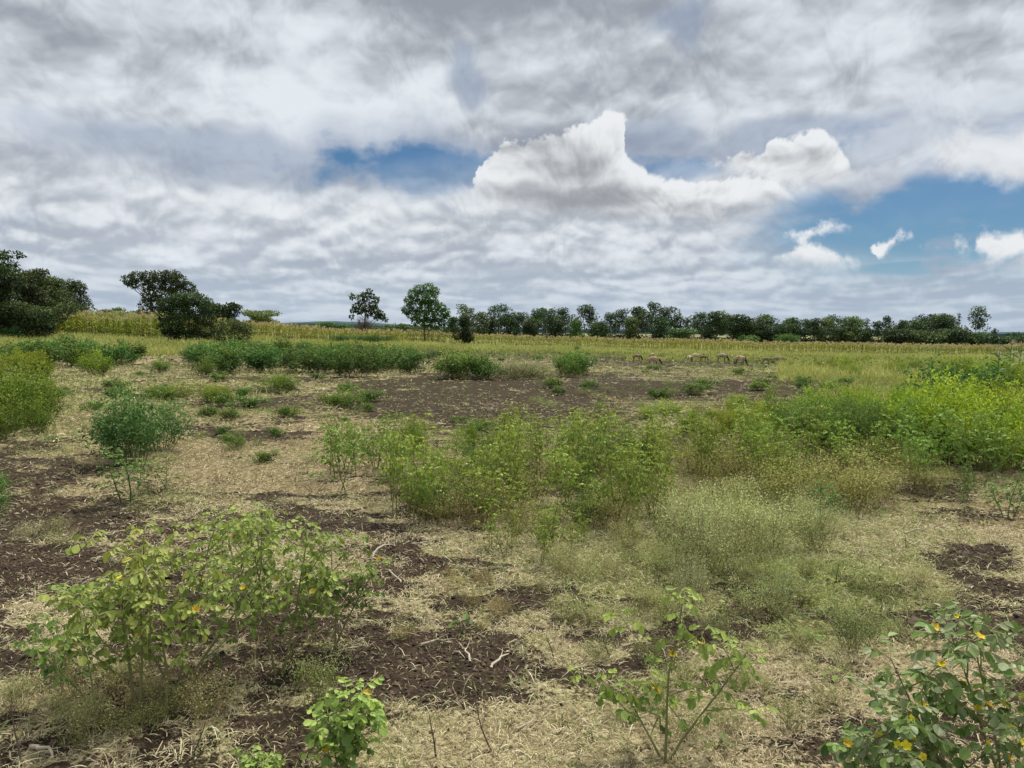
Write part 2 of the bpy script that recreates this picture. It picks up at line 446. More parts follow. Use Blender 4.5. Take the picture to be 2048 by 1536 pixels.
# ------------------------------------------------------------------ ground: one sheet out to the horizon
def make_ground():
    a1 = np.linspace(-46, 46, 460)
    a2 = np.linspace(46, 314, 66)[1:-1]
    A = np.radians(np.concatenate([a1, a2]))
    R = np.concatenate([[0.02, .4, .9], 1.5*np.power(1.0062, np.arange(0, 640)), np.geomspace(82, 6000, 46)])
    nA, nR = len(A), len(R)
    RR, AA = np.meshgrid(R, A, indexing='ij')
    X = RR*np.sin(AA); Y = RR*np.cos(AA)
    Z = height(X, Y)
    m, g = cover(X, Y, Z)
    i = np.arange(nR-1)[:, None]*nA; j = np.arange(nA)[None, :]; k = (j+1) % nA
    f = np.stack([i+j, i+nA+j, i+nA+k, i+k], -1).reshape(-1, 4)
    m = m-.20*sstep(12, 5, RR)                 # near by, straw is geometry; sheet painted darker as shade in its gaps
    mb = MB(); mb.add(np.stack([X, Y, Z], -1).reshape(-1, 3), f, m.ravel())
    mat = bpy.data.materials.new('field_soil'); mat.use_nodes = True
    nt = mat.node_tree; nt.nodes.clear(); N = nt.nodes.new; Lk = nt.links.new
    out = N('ShaderNodeOutputMaterial'); b = N('ShaderNodeBsdfPrincipled'); b.inputs['Roughness'].default_value = .95; b.inputs['Specular IOR Level'].default_value = .1
    at1 = N('ShaderNodeAttribute'); at1.attribute_name = 'v'; at2 = N('ShaderNodeAttribute'); at2.attribute_name = 'green'
    tc = N('ShaderNodeTexCoord')
    def nz(s, d=4, r=.6):
        n = N('ShaderNodeTexNoise'); n.inputs['Scale'].default_value = s; n.inputs['Detail'].default_value = d; n.inputs['Roughness'].default_value = r
        Lk(tc.outputs['Object'], n.inputs['Vector']); return n.outputs['Fac']
    n1 = nz(34, 5, .68); n2 = nz(3.5, 5, .65); n3 = nz(140, 2)
    def math_(op, a, bb, c=None, clamp=False):
        n = N('ShaderNodeMath'); n.operation = op; n.use_clamp = clamp
        for ii, q in enumerate((a, bb, c)):
            if q is None: continue
            if isinstance(q, (int, float)): n.inputs[ii].default_value = q
            else: Lk(q, n.inputs[ii])
        return n.outputs[0]
    def rampn(f, stops):
        r = N('ShaderNodeValToRGB'); e = r.color_ramp.elements
        e[0].position, e[0].color = stops[0][0], (*stops[0][1], 1); e[1].position, e[1].color = stops[-1][0], (*stops[-1][1], 1)
        for p, c in stops[1:-1]:
            q = e.new(p); q.color = (*c, 1)
        Lk(f, r.inputs['Fac']); return r.outputs['Color']
    def mix(f, a, bb):
        n = N('ShaderNodeMix'); n.data_type = 'RGBA'; Lk(f, n.inputs['Factor']); Lk(a, n.inputs[6]); Lk(bb, n.inputs[7]); return n.outputs[2]
    soil = rampn(n1, [(.25, (.026,.018,.012)), (.5, (.056,.044,.029)), (.75, (.135,.106,.072))])
    soil2 = rampn(n2, [(.3, (.55,.52,.48)), (.7, (1.15,1.08,.98))])
    sm = N('ShaderNodeMix'); sm.data_type = 'RGBA'; sm.blend_type = 'MULTIPLY'; sm.inputs['Factor'].default_value = 1; Lk(soil, sm.inputs[6]); Lk(soil2, sm.inputs[7])
    straw = rampn(n1, [(.28, (.11,.085,.05)), (.5, (.38,.31,.18)), (.72, (.64,.56,.35))])
    green = rampn(n1, [(.28, (.06,.075,.02)), (.5, (.24,.26,.075)), (.72, (.40,.42,.14))])
    cov = math_('ADD', at1.outputs['Fac'], math_('MULTIPLY', math_('SUBTRACT', n1, .5), 1.5))
    cov = math_('ADD', cov, math_('MULTIPLY', math_('SUBTRACT', n2, .5), 1.5))
    mr = N('ShaderNodeMapRange'); mr.interpolation_type = 'SMOOTHSTEP'; mr.inputs['From Min'].default_value = .38; mr.inputs['From Max'].default_value = .66; Lk(cov, mr.inputs['Value'])
    gr = math_('ADD', at2.outputs['Fac'], math_('MULTIPLY', math_('SUBTRACT', n2, .5), .5), clamp=True)
    veg = mix(gr, straw, green)
    Lk(mix(mr.outputs[0], sm.outputs[2], veg), b.inputs['Base Color'])
    bp = N('ShaderNodeBump'); bp.inputs['Strength'].default_value = .8; bp.inputs['Distance'].default_value = .03
    Lk(math_('ADD', n1, math_('MULTIPLY', n3, .35)), bp.inputs['Height']); Lk(bp.outputs[0], b.inputs['Normal']); Lk(b.outputs[0], out.inputs[0])
    o = mb.build('ground', mat, smooth=True)
    ga = o.data.attributes.new('green', 'FLOAT', 'POINT'); ga.data.foreach_set('value', g.ravel().astype(np.float32))
    tag(o, 'dark soil field strewn with dry straw and low green growth', 'ground', kind='structure')
make_ground()

# ------------------------------------------------------------------ straw litter, clods, low growth (uncountable)
def scatter(n, r0, r1, half=38):
    """points over the seen sector of the field"""
    a = np.radians(rng.uniform(-half, half, n)); r = np.sqrt(rng.uniform(r0*r0, r1*r1, n))
    return r*np.sin(a), r*np.cos(a)
M_STRAW = ramp_mat('dry_straw', [(0,(.15,.105,.065)),(.25,(.42,.33,.20)),(.5,(.66,.57,.38)),(.62,(.78,.70,.50)),(.70,(.42,.43,.20)),(.85,(.27,.33,.11)),(1,(.36,.42,.15))], rough=.8, trans=.15, spec=.15)
def litter(name, label, bands):
    mb = MB()
    for (dens, r0, r1, L0, L1, W, lift) in bands:
        area = math.radians(76)/2*(r1*r1-r0*r0); n = int(dens*area)
        x, y = scatter(n, r0, r1); z = height(x, y); m, g = cover(x, y, z)
        m = m + (fbm(x*8+3, y*8, 3, .6)-.5)*1.5; g = g+(fbm(x*2.2+8, y*2.2, 2)-.5)*.9
        keep = rng.random(n) < np.clip((m-.30)*2.0, 0.07, 1)
        x, y, z, g = x[keep], y[keep], z[keep], g[keep]; n = len(x)
        a = rng.uniform(0, 2*PI, n); up = rng.uniform(-.05, lift, n)
        isg = rng.random(n) < g*.60
        up = np.where(isg, up+rng.uniform(.0, .9, n), up)
        d = np.stack([np.cos(a), np.sin(a), up], -1)
        nn = rdir(n, 1.0)
        L = rng.uniform(L0, L1, n); 
        v = np.where(isg, rng.uniform(.68, 1, n), rng.beta(2.2, 1.6, n)*.62)
        pos = np.stack([x, y, z+rng.uniform(-.002, .022, n)*np.sqrt(L0/.03)], -1)
        leaves(mb, pos, d, nn, L, W*rng.uniform(.6, 1.4, n), T_CURL if r1 < 8 else T_HALF, v)
    o = mb.build(name, M_STRAW); tag(o, label, 'straw', kind='stuff'); return o
litter('straw_litter', 'pale dry curled straw and grass litter lying over the soil',
       [(7200, 2.6, 4.6, .010, .050, .0027, .60), (900, 2.6, 7.0, .004, .014, .0042, .3), (160, 2.6, 7.5, .06, .13, .003, .25), (4200, 4.6, 7.5, .014, .058, .0042, .50), (1900, 7.5, 12, .025, .075, .007, .45), (300, 12, 20, .07, .15, .018, .30), (70, 20, 36, .10, .22, .034, .25), (11, 36, 80, .2, .4, .08, .22)])

M_CLOD = ramp_mat('soil_clod', [(0,(.035,.025,.018)),(1,(.165,.12,.085))], rough=.95, noise=.5, nscale=60)
def clods():
    mb = MB()
    base = nrm(np.array([(1,0,0),(-1,0,0),(0,1,0),(0,-1,0),(0,0,1),(0,0,-1),(1,1,0),(1,-1,0),(-1,1,0),(-1,-1,0),(1,0,1),(-1,0,1),(0,1,1),(0,-1,1)], float))
    fc = np.array([(0,6,10),(6,2,12),(10,12,4),(6,12,10),(2,8,12),(8,1,11),(12,11,4),(8,11,12),(1,9,11),(9,3,13),(11,13,4),(9,13,11),(3,7,13),(7,0,10),(13,10,4),(7,10,13)])
    for (n, r0, r1, s0, s1) in [(60000, 2.6, 7, .002, .009), (14000, 2.6, 9, .006, .014), (7000, 7, 16, .008, .026), (160, 2.8, 12, .02, .034)]:
        x, y = scatter(n, r0, r1); z = height(x, y); m, g = cover(x, y, z)
        k = rng.random(n) < np.clip(1.15-m*1.5, .05, 1); x, y, z = x[k], y[k], z[k]; n = len(x)
        s = rng.uniform(s0, s1, n)*rng.uniform(.5, 1.3, n)
        Vv = base[None]*s[:, None, None]*rng.uniform(.65, 1.3, (n, 14, 1))*np.array([1, 1, .7])
        Vv = Vv + np.stack([x, y, z+s*.25], -1)[:, None, :]
        ff = (fc[None]+(np.arange(n)*14)[:, None, None]).reshape(-1, 3)
        mb.add(Vv.reshape(-1, 3), ff, np.repeat(rng.random(n), 14))
    tag(mb.build('soil_clods', M_CLOD), 'loose dark brown clods on the bare patches of soil', 'soil clods', kind='stuff')
clods()

M_GRASS = ramp_mat('tall_grass', [(0,(.14,.17,.04)),(.5,(.36,.38,.085)),(1,(.55,.53,.19))], rough=.7, trans=.3)
def grass(name, label, boxes):
    mb = MB()
    for (p0, p1, y0, y1, n, h, w, v0, v1) in boxes:
        px = rng.uniform(p0, p1, n); y = rng.uniform(y0, y1, n); x = y*(px-1024)/F
        t = fbm(x*.35, y*.35, 3); k = rng.random(n) < np.clip((t-.28)*4, .15, 1); x, y = x[k], y[k]; n = len(x)
        z = base_z(x, y); d = rdir(n, 1.3)
        leaves(mb, np.stack([x, y, z], -1), d, rdir(n), rng.uniform(.5, 1.2, n)*h*(.6+.8*t[k]), w, T_BLADE, np.clip(rng.uniform(v0, v1, n)+(t[k]-.5)*.8, 0, 1))
    tag(mb.build(name, M_GRASS), label, 'grass', kind='stuff')
grass('tall_grass', 'yellow green grass growing in strips before the maize field',
      [(760, 2100, 64, 90, 60000, .50, .07, .3, .9), (-60, 430, 42, 60, 16000, .55, .05, .3, 1), (1560, 2150, 26, 62, 26000, .50, .045, .3, .95), (1250, 1900, 50, 60, 7000, .4, .05, .3, .9), (400, 830, 62, 84, 9000, .5, .07, .2, .8),
       (1650, 2150, 15, 27, 9000, .42, .02, .2, .9)])

# low green growth creeping among the straw, and tufts of rooted dry stubble
M_LOW = ramp_mat('low_green', [(0,(.07,.11,.03)),(.5,(.20,.26,.07)),(1,(.40,.44,.16))], rough=.65, trans=.25)
def low_growth():
    mb = MB(); st = MB()
    for (nt_, r0, r1, rad, per, ls) in [(1900, 2.6, 7, .07, 24, .012), (2600, 7, 15, .14, 22, .022), (2600, 15, 36, .32, 16, .05), (2600, 36, 66, .6, 12, .11)]:
        x, y = scatter(nt_, r0, r1); z = height(x, y); m, g = cover(x, y, z)
        k = rng.random(nt_) < np.clip(g*1.0+.10, 0, 1)*np.clip(.35+m, 0, 1); x, y, z, g = x[k], y[k], z[k], g[k]; n = len(x)
        s = rng.uniform(.4, 1.3, n)*rad; i = np.repeat(np.arange(n), per)
        a = rng.uniform(0, 2*PI, len(i)); o = np.sqrt(rng.random(len(i)))*s[i]
        hh = rng.random(len(i))*s[i]*.8
        px_, py_ = x[i]+np.cos(a)*o, y[i]+np.sin(a)*o
        pos = np.stack([px_, py_, height(px_, py_)+hh], -1)
        L = ls*rng.uniform(.6, 1.6, len(i)); tone = np.repeat(rng.uniform(.2, .8, n), per)
        leaves(mb, pos, rdir(len(i), .5), rdir(len(i), .8), L, L*.5, T_HALF, np.clip(tone+rng.normal(0, .15, len(i)), 0, 1))
    tag(mb.build('low_weeds', M_LOW), 'low green growth creeping among the straw', 'ground cover', kind='stuff')
    for (nt_, r0, r1, L_, w_, per) in [(700, 2.6, 7, .10, .0022, 12), (1100, 7, 15, .16, .005, 9), (1500, 15, 40, .26, .014, 8)]:
        x, y = scatter(nt_, r0, r1); z = height(x, y); m, g = cover(x, y, z)
        k = rng.random(nt_) < np.clip(m*1.2-.1, .05, 1); x, y, z = x[k], y[k], z[k]; n = len(x); i = np.repeat(np.arange(n), per)
        s = np.repeat(rng.uniform(.4, 1.25, n), per)
        pos = np.stack([x[i]+rng.normal(0, .012, len(i)), y[i]+rng.normal(0, .012, len(i)), z[i]-.005], -1)
        leaves(st, pos, rdir(len(i), .75), rdir(len(i)), L_*s*rng.uniform(.5, 1.2, len(i)), w_, T_CURL, np.repeat(rng.uniform(0, .62, n), per))
    tag(st.build('dry_stubble', M_STRAW), 'rooted tufts of dry bleached grass stubble across the field', 'stubble', kind='stuff')
low_growth()

# ------------------------------------------------------------------ plant materials
G_SENNA = [(0,(.038,.075,.020)),(.35,(.12,.185,.040)),(.7,(.26,.355,.075)),(1,(.42,.50,.11))]
M_SENNA = ramp_mat('senna_leaf', G_SENNA, rough=.55, trans=.28, spec=.3)
M_SENNA_D = ramp_mat('dark_senna_leaf', [(0,(.03,.07,.018)),(.35,(.075,.145,.035)),(.65,(.19,.28,.06)),(.88,(.25,.29,.15)),(1,(.34,.38,.20))], rough=.5, trans=.2, spec=.35)
M_STEM = ramp_mat('green_stem', [(0,(.10,.085,.045)),(.5,(.19,.20,.08)),(1,(.30,.32,.14))], rough=.6)
M_DRY = ramp_mat('dry_stem', [(0,(.09,.06,.045)),(.5,(.25,.19,.13)),(1,(.52,.45,.34))], rough=.8, noise=.4, nscale=30)
M_YEL = ramp_mat('yellow_petal', [(0,(.72,.50,.02)),(1,(.88,.74,.05))], rough=.5, trans=.3)
M_YLEAF = ramp_mat('yellowed_leaf', [(0,(.45,.30,.04)),(1,(.55,.48,.10))], rough=.6, trans=.25)
M_FEATHER = ramp_mat('feathery_weed', [(0,(.20,.18,.09)),(.5,(.40,.42,.20)),(1,(.66,.66,.40))], rough=.7, trans=.3)
M_BUSH = ramp_mat('bush_leaf', [(0,(.025,.06,.018)),(.5,(.085,.16,.038)),(1,(.20,.29,.07))], rough=.6, trans=.25)
M_YBUSH = ramp_mat('yellow_green_leaf', [(0,(.07,.11,.02)),(.5,(.24,.30,.05)),(1,(.44,.48,.09))], rough=.6, trans=.3)

def curve(p, d, L, n, bend=0.0, sag=0.0, r=rnd):
    """points along a wandering shoot"""
    p = np.array(p, float); d = np.array(d, float); d /= np.linalg.norm(d); pts = [p.copy()]
    for i in range(n):
        d = d + np.array([r.gauss(0, bend), r.gauss(0, bend), r.gauss(0, bend)-sag]); d /= np.linalg.norm(d)
        p = p + d*L/n; pts.append(p.copy())
    return np.array(pts)

def compound(lf, st, base, d, LS, droop, vv, r, pairs=3, tmpl=T_OVAL):
    """a pinnate leaf: arching stalk with drooping rounded leaflets"""
    RL = LS*r.uniform(1.6, 2.3)
    pts = curve(base, d, RL, 5, .08, droop*.28, r)
    if st is not None: st.tube(pts, np.linspace(.0016, .0009, len(pts)), 3, .8)
    P = []; Dd = []; Nn = []; Ls = []
    for k in range(pairs):
        t = .45+.55*(k+.0)/(pairs-1) if pairs > 1 else 1
        q = pts[0]*(0)+np.array([np.interp(t*5, range(6), pts[:, c]) for c in range(3)])
        ax = pts[min(5, int(t*5))]-pts[max(0, int(t*5)-1)]; ax /= (np.linalg.norm(ax)+1e-9)
        sd = np.cross(ax, (0, 0, 1)); sd /= (np.linalg.norm(sd)+1e-9)
        for s in (-1, 1):
            dd = sd*s*r.uniform(.35, .9)*(1.1-droop*.5) + ax*r.uniform(.3, .8) + np.array([0, 0, -droop*r.uniform(.6, 1.5)])
            P.append(q); Dd.append(dd); Nn.append(np.array([0, 0, 1.0])*(1.2-droop)+sd*s*droop*.9+np.array([r.gauss(0,.35), r.gauss(0,.35), 0]))
            Ls.append(LS*(.70+.12*k)*r.uniform(.62, 1.2))
    Ls = np.array(Ls)
    leaves(lf, P, Dd, Nn, Ls, Ls*r.uniform(.68, .84), tmpl, np.clip(vv+np.array([r.gauss(0, .13) for _ in P]), 0, 1))
    return pts[-1]

def flower(parent, p, s, r):
    mb = MB(); a0 = r.uniform(0, 6)
    tilt = np.array([r.gauss(0, .5), r.gauss(-.5, .5), 1.0])
    u = nrm(np.cross(tilt, (1, .3, 0))); w_ = nrm(np.cross(tilt, u))
    D_ = [u*math.cos(a0+k*2*PI/5)+w_*math.sin(a0+k*2*PI/5)+tilt*.35 for k in range(5)]
    leaves(mb, [np.array(p)]*5, D_, [tilt]*5, s, s*.75, T_OVAL, np.array([r.random() for _ in range(5)]))
    return mb.build('flower', M_YEL, parent)

def senna(seed, H, stems, LS=.045, droop=.7, mat=None, nfl=0, nyel=0, density=1.0, v0=.55, lean=(0, 0), near=True, spread=1.0):
    """shrub with woody green stems; each stem: (dx, dy, lean x, lean y, height factor)"""
    r = random.Random(seed); st = MB(); lf = MB(); tips = []
    for (bx, by, lx, ly, hf) in stems:
        h = H*hf
        main = curve((bx, by, -.02), (lx, ly, 1), h, 9, .055, 0, r)
        st.tube(main, np.linspace(.0075*H+.001, .002, len(main)), 6, np.linspace(.25, .9, len(main)).repeat(6) if False else .5)
        nb = int(9*density*max(.5, h/.8)); az_ = r.uniform(0, 6)
        shoots = [(main, h)]
        for b in range(nb):
            t = .22+.70*(b+.5)/nb; az_ += 2.4+r.gauss(0, .3)
            p = np.array([np.interp(t*9, range(10), main[:, c]) for c in range(3)])
            d = np.array([math.cos(az_), math.sin(az_), r.uniform(.35, .95)])
            L = h*(.62-.42*t)*r.uniform(.8, 1.25)*spread
            br = curve(p, d, L, 6, .10, -.05, r); st.tube(br, np.linspace(.0035*H+.0008, .0014, len(br)), 4, .6); shoots.append((br, L))
        for (br, L) in shoots:
            nl = max(3, int(L/.045*density)); t0 = .45 if L == h else .25
            for q in range(nl):
                t = t0+(1-t0)*(q+r.random())/nl; az_ += 2.4; m = len(br)-1
                p = np.array([np.interp(t*m, range(m+1), br[:, c]) for c in range(3)])
                hgt = min(1, p[2]/H)
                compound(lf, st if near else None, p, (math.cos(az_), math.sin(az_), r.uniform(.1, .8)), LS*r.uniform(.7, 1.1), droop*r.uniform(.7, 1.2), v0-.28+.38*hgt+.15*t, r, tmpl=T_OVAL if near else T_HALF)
            for q in range(int(4*density)+1):                      # the crowded tip
                az_ += 1.35
                e = compound(lf, st if near else None, br[-1], (math.cos(az_), math.sin(az_), r.uniform(.4, 1.1)), LS*r.uniform(.6, .95), droop*r.uniform(.5, 1), v0+.12+r.uniform(0, .15), r, tmpl=T_OVAL if near else T_HALF)
            tips.append(br[-1]); tips.append(br[len(br)//2+1])
    return st, lf, tips, r

def senna_thing(name, loc, rz, label, cat, seed, H, stems, nfl=0, nyel=0, mat=None, **k):
    t = empty(name, loc, rz); st, lf, tips, r = senna(seed, H, stems, **k)
    st.build('stem', M_STEM, t); lf.build('foliage', mat or M_SENNA, t)
    r.shuffle(tips)
    for p in tips[:nfl]: flower(t, p+np.array([r.gauss(0, .015), r.gauss(0, .015), r.uniform(.0, .03)]), r.uniform(.014, .02), r)
    for p in tips[nfl:nfl+nyel]:
        mb = MB(); s = k.get('LS', .045)*r.uniform(.9, 1.2)
        leaves(mb, [p], [(r.gauss(0, 1), r.gauss(0, 1)-.8, -.6)], [(0, -.6, 1)], s, s*.7, T_OVAL, r.random()); mb.build('yellow_leaf', M_YLEAF, t)
    tag(t, label, cat); return t

def feather(seed, H, W, n=26, flecks=1500, fs=.006, low=.25):
    """airy weed: many fine forked stems with tiny pale leaves and buds"""
    r = random.Random(seed); g = np.random.default_rng(seed); st = MB(); lf = MB(); ends = []; wts = []
    for i in range(n):
        a = r.uniform(0, 2*PI); o = math.sqrt(r.random())
        pts = curve((r.gauss(0, .03*W*4), r.gauss(0, .03*W*4), -.01), (math.cos(a)*o*W/H*.9, math.sin(a)*o*W/H*.9, 1), H*r.uniform(.65, 1.05), 7, .07, 0, r)
        st.tube(pts, np.linspace(.0025, .0008, len(pts)), 3, r.uniform(.2, .8)); ends.append(pts)
        for b in range(5):
            t = r.uniform(.3, .95); k = int(t*6); p = pts[k]; a2 = r.uniform(0, 2*PI)
            q = curve(p, (math.cos(a2), math.sin(a2), r.uniform(.7, 1.5)), H*.28*r.uniform(.6, 1.2), 4, .1, 0, r)
            st.tube(q, np.linspace(.0013, .0006, len(q)), 3, r.uniform(.3, .9)); ends.append(q)
    E = np.concatenate([e[1:] if len(e) == 5 else e[2:] for e in ends])
    idx = g.choice(len(E), flecks, p=(lambda w_: w_/w_.sum())(np.clip(E[:, 2]/H-low, .03, 1)))
    pos = E[idx]+g.normal(0, .018+.02*H, (flecks, 3)); pos[:, 2] = np.abs(pos[:, 2])
    s = fs*g.uniform(.6, 1.8, flecks)
    leaves(lf, pos, rdir(flecks, .4, g), rdir(flecks, .6, g), s*1.7, s, T_QUAD, np.clip(.15+.6*pos[:, 2]/H+g.normal(0, .18, flecks), 0, 1))
    return st, lf

def bushy(seed, H, W, n=2600, ls=.05, shoots=16, flat=.5, fuzz=.05):
    """leafy field shrub: upright shoots with small leaves, ragged top"""
    r = random.Random(seed); g = np.random.default_rng(seed); st = MB(); lf = MB(); pts_ = []
    for i in range(shoots):
        a = r.uniform(0, 2*PI); o = math.sqrt(r.random())*W*.5; hh = H*r.uniform(.60, 1.05)*(1-.30*(o/(W*.5))**2)
        p = curve((math.cos(a)*o*.35, math.sin(a)*o*.35, -.02), (math.cos(a)*o*.75/hh, math.sin(a)*o*.75/hh, 1), hh, 7, .06, 0, r)
        st.tube(p, np.linspace(.008*H+.001, .002, 8), 3, .4); pts_.append((p, hh))
        for b in range(4):
            k = r.randint(2, 6); a2 = r.uniform(0, 2*PI)
            q = curve(p[k], (math.cos(a2), math.sin(a2), .7), hh*.35, 4, .12, 0, r); st.tube(q, np.linspace(.003, .0012, 5), 3, .5); pts_.append((q, hh*.5))
    E = np.concatenate([np.array([e[0][int(x)]*(1-x%1)+e[0][min(len(e[0])-1, int(x)+1)]*(x%1) for x in np.linspace(1, len(e[0])-1, 12)]) for e in pts_])
    w_ = np.clip(E[:, 2]/H, .12, 1); idx = g.choice(len(E), n, p=w_/w_.sum())
    pos = E[idx]+g.normal(0, fuzz*W+.01, (n, 3)); pos[:, 2] = np.abs(pos[:, 2])
    s = ls*g.uniform(.6, 1.3, n)
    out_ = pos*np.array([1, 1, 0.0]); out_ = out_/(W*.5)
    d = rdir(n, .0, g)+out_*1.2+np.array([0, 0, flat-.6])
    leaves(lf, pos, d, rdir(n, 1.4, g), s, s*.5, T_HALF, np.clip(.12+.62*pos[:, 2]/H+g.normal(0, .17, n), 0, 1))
    return st, lf

def proto_pair(name, st, lf, mst, mlf):
    """a source thing (stem + foliage); removed again once its copies stand in the field"""
    t = empty(name); st.build('stem', mst, t); lf.build('foliage', mlf, t); return t
def drop(t):
    for c in list(t.children): bpy.data.objects.remove(c)
    bpy.data.objects.remove(t)
def place(proto, H0, px, py, hpx, label, cat, group=None, color=(1, 1, 1), wide=1.0, rz=None, dist=None):
    p = ground(px, py) if dist is None else at(px, dist)
    d = p.y; s = hpx*d/F/H0
    c = copy_tree(proto); c.location = (p.x, p.y, float(height(p.x, p.y))-.01); c.rotation_euler = (rnd.gauss(0, .04), rnd.gauss(0, .04), rnd.uniform(0, 6.28) if rz is None else rz)
    c.scale = (s*wide, s*wide, s); tag(c, label, cat, group); tint(c, color); return c

# ------------------------------------------------------------------ trees
M_BARK = ramp_mat('bark', [(0,(.06,.048,.038)),(.5,(.14,.115,.09)),(1,(.27,.24,.20))], rough=.9, noise=.8, nscale=5)
M_PALEBARK = ramp_mat('pale_bark', [(0,(.20,.18,.15)),(1,(.42,.39,.34))], rough=.9)
M_TREE = ramp_mat('dark_tree_leaf', [(0,(.022,.042,.016)),(.5,(.070,.125,.038)),(1,(.19,.28,.07))], rough=.55, trans=.15, spec=.3)
M_ACACIA = ramp_mat('acacia_leaf', [(0,(.014,.027,.012)),(.5,(.042,.070,.024)),(1,(.12,.165,.045))], rough=.6, trans=.15)
M_GTREE = ramp_mat('green_tree_leaf', [(0,(.02,.05,.015)),(.5,(.055,.125,.030)),(1,(.13,.24,.05))], rough=.5, trans=.25)
M_DEADW = ramp_mat('grey_twig', [(0,(.09,.075,.06)),(1,(.26,.22,.18))], rough=.9)

PERK = 3.2
def clump_leaves(lf, clumps, per, ls, g, flat=.0, vb=.5):
    for (c, rx, rz) in clumps:
        n = max(12, int(per*PERK*(rx*rx*.7+rx*rz*.5)))
        d = rdir(n, 0, g); rad = g.uniform(.35, 1.08, n)**.6
        pos = np.array(c)+d*rad[:, None]*np.array([rx, rx, rz])
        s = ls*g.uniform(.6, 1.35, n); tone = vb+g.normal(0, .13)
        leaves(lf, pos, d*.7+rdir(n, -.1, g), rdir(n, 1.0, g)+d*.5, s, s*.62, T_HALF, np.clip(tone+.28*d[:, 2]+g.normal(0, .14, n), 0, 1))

def tree_mesh(seed, clumps, trunk, per=300, ls=.16, tr=.14, vb=.5, twigs=3):
    """trunk: list of points; each clump is carried by a limb that leaves the trunk"""
    r = random.Random(seed); g = np.random.default_rng(seed); st = MB(); lf = MB()
    T = np.array(trunk, float); n = len(T)
    st.tube(T, tr*np.linspace(1.15, .42, n), 8, .55)
    for (c, rx, rz) in clumps:
        c = np.array(c, float)
        k = max(1, min(n-1, int(n*(.30+.6*max(0, min(1, (c[2]-T[0][2])/(T[-1][2]-T[0][2]+1e-6)))*r.uniform(.75, 1)))))
        a = T[k]; 
        if c[2] < a[2]: a = T[max(1, k-2)]
        m = (a+c)/2+np.array([r.gauss(0, .1), r.gauss(0, .1), -.10*np.linalg.norm(c-a)])
        pts = np.array([a*(1-t)**2+2*m*t*(1-t)+c*t*t for t in np.linspace(0, 1, 6)])
        st.tube(pts, tr*np.linspace(.30, .08, 6), 5, .5)
        for q in range(twigs):
            e = c+np.array(rdir(1, .3, g)[0])*np.array([rx, rx, rz])*.9
            st.tube(np.array([pts[4], (pts[4]+e)/2+g.normal(0, .05, 3), e]), tr*np.array([.13, .08, .03]), 3, .4)
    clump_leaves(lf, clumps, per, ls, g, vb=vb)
    return st, lf

def make_tree(name, loc, label, cat, seed, clumps, trunk, mat, group=None, **k):
    t = empty(name, loc); st, lf = tree_mesh(seed, clumps, trunk, **k)
    st.build('trunk', M_PALEBARK if name == 'field_tree' else M_BARK, t, smooth=True); lf.build('crown', mat, t); tag(t, label, cat, group); return t

def dome(seed, H, W, base, n, kind='dome', cr=.22):
    """clump centres for a crown between heights base and H, width W"""
    r = random.Random(seed); L = []
    for i in range(n):
        t = (i+.5)/n; z = base+(H-base)*t
        if kind == 'dome': wd = math.sqrt(max(0.03, 1-(2*t-.85)**2*.75))
        elif kind == 'flat': wd = .45+.65*t
        elif kind == 'tall': wd = (.55+.45*math.sin(t*PI*.9+.35))*.9
        else: wd = 1-.65*t
        a = r.uniform(0, 2*PI); o = math.sqrt(r.uniform(.02, 1))*wd*W*.5*(1-cr*.8)
        rx = W*cr*r.uniform(.6, 1.15)
        rz = rx*(.32 if kind == 'flat' else .75)
        L.append(((math.cos(a)*o, math.sin(a)*o, min(z, H-rz*.8)), rx, rz))
    return L
def stick(H, lean=0, top=.7, n=7, s=0):
    r = random.Random(s); x = y = 0; P_ = []
    for i in range(n):
        P_.append((x, y, -.1+(H*top+.1)*i/(n-1))); x += r.gauss(lean, .05*H/6); y += r.gauss(0, .05*H/6)
    return P_
def px_tree(name, px, dist, top_py, w_px, label, cat, seed, kind, mat, base_f=.3, n=22, cr=.2, group=None, top=.72, per=60, ls=.3, tr=None, lean=0, vb=.5, trunk=None, clumps=None):
    p = at(px, dist); d = ray(px, top_py); H = EYE+d.z/d.y*dist-p.z
    W = w_px*dist/F
    if clumps is None: clumps = dome(seed, H, W, H*base_f, n, kind, cr)
    else: clumps = [((cx*dist/F, cy*dist/F, cz*dist/F), rx*dist/F, rz*dist/F) for (cx, cy, cz, rx, rz) in clumps]
    return make_tree(name, p, label, cat, seed, clumps, trunk or stick(H, lean, top, s=seed), mat, group, per=per, ls=ls, tr=tr or .022*H, vb=vb)

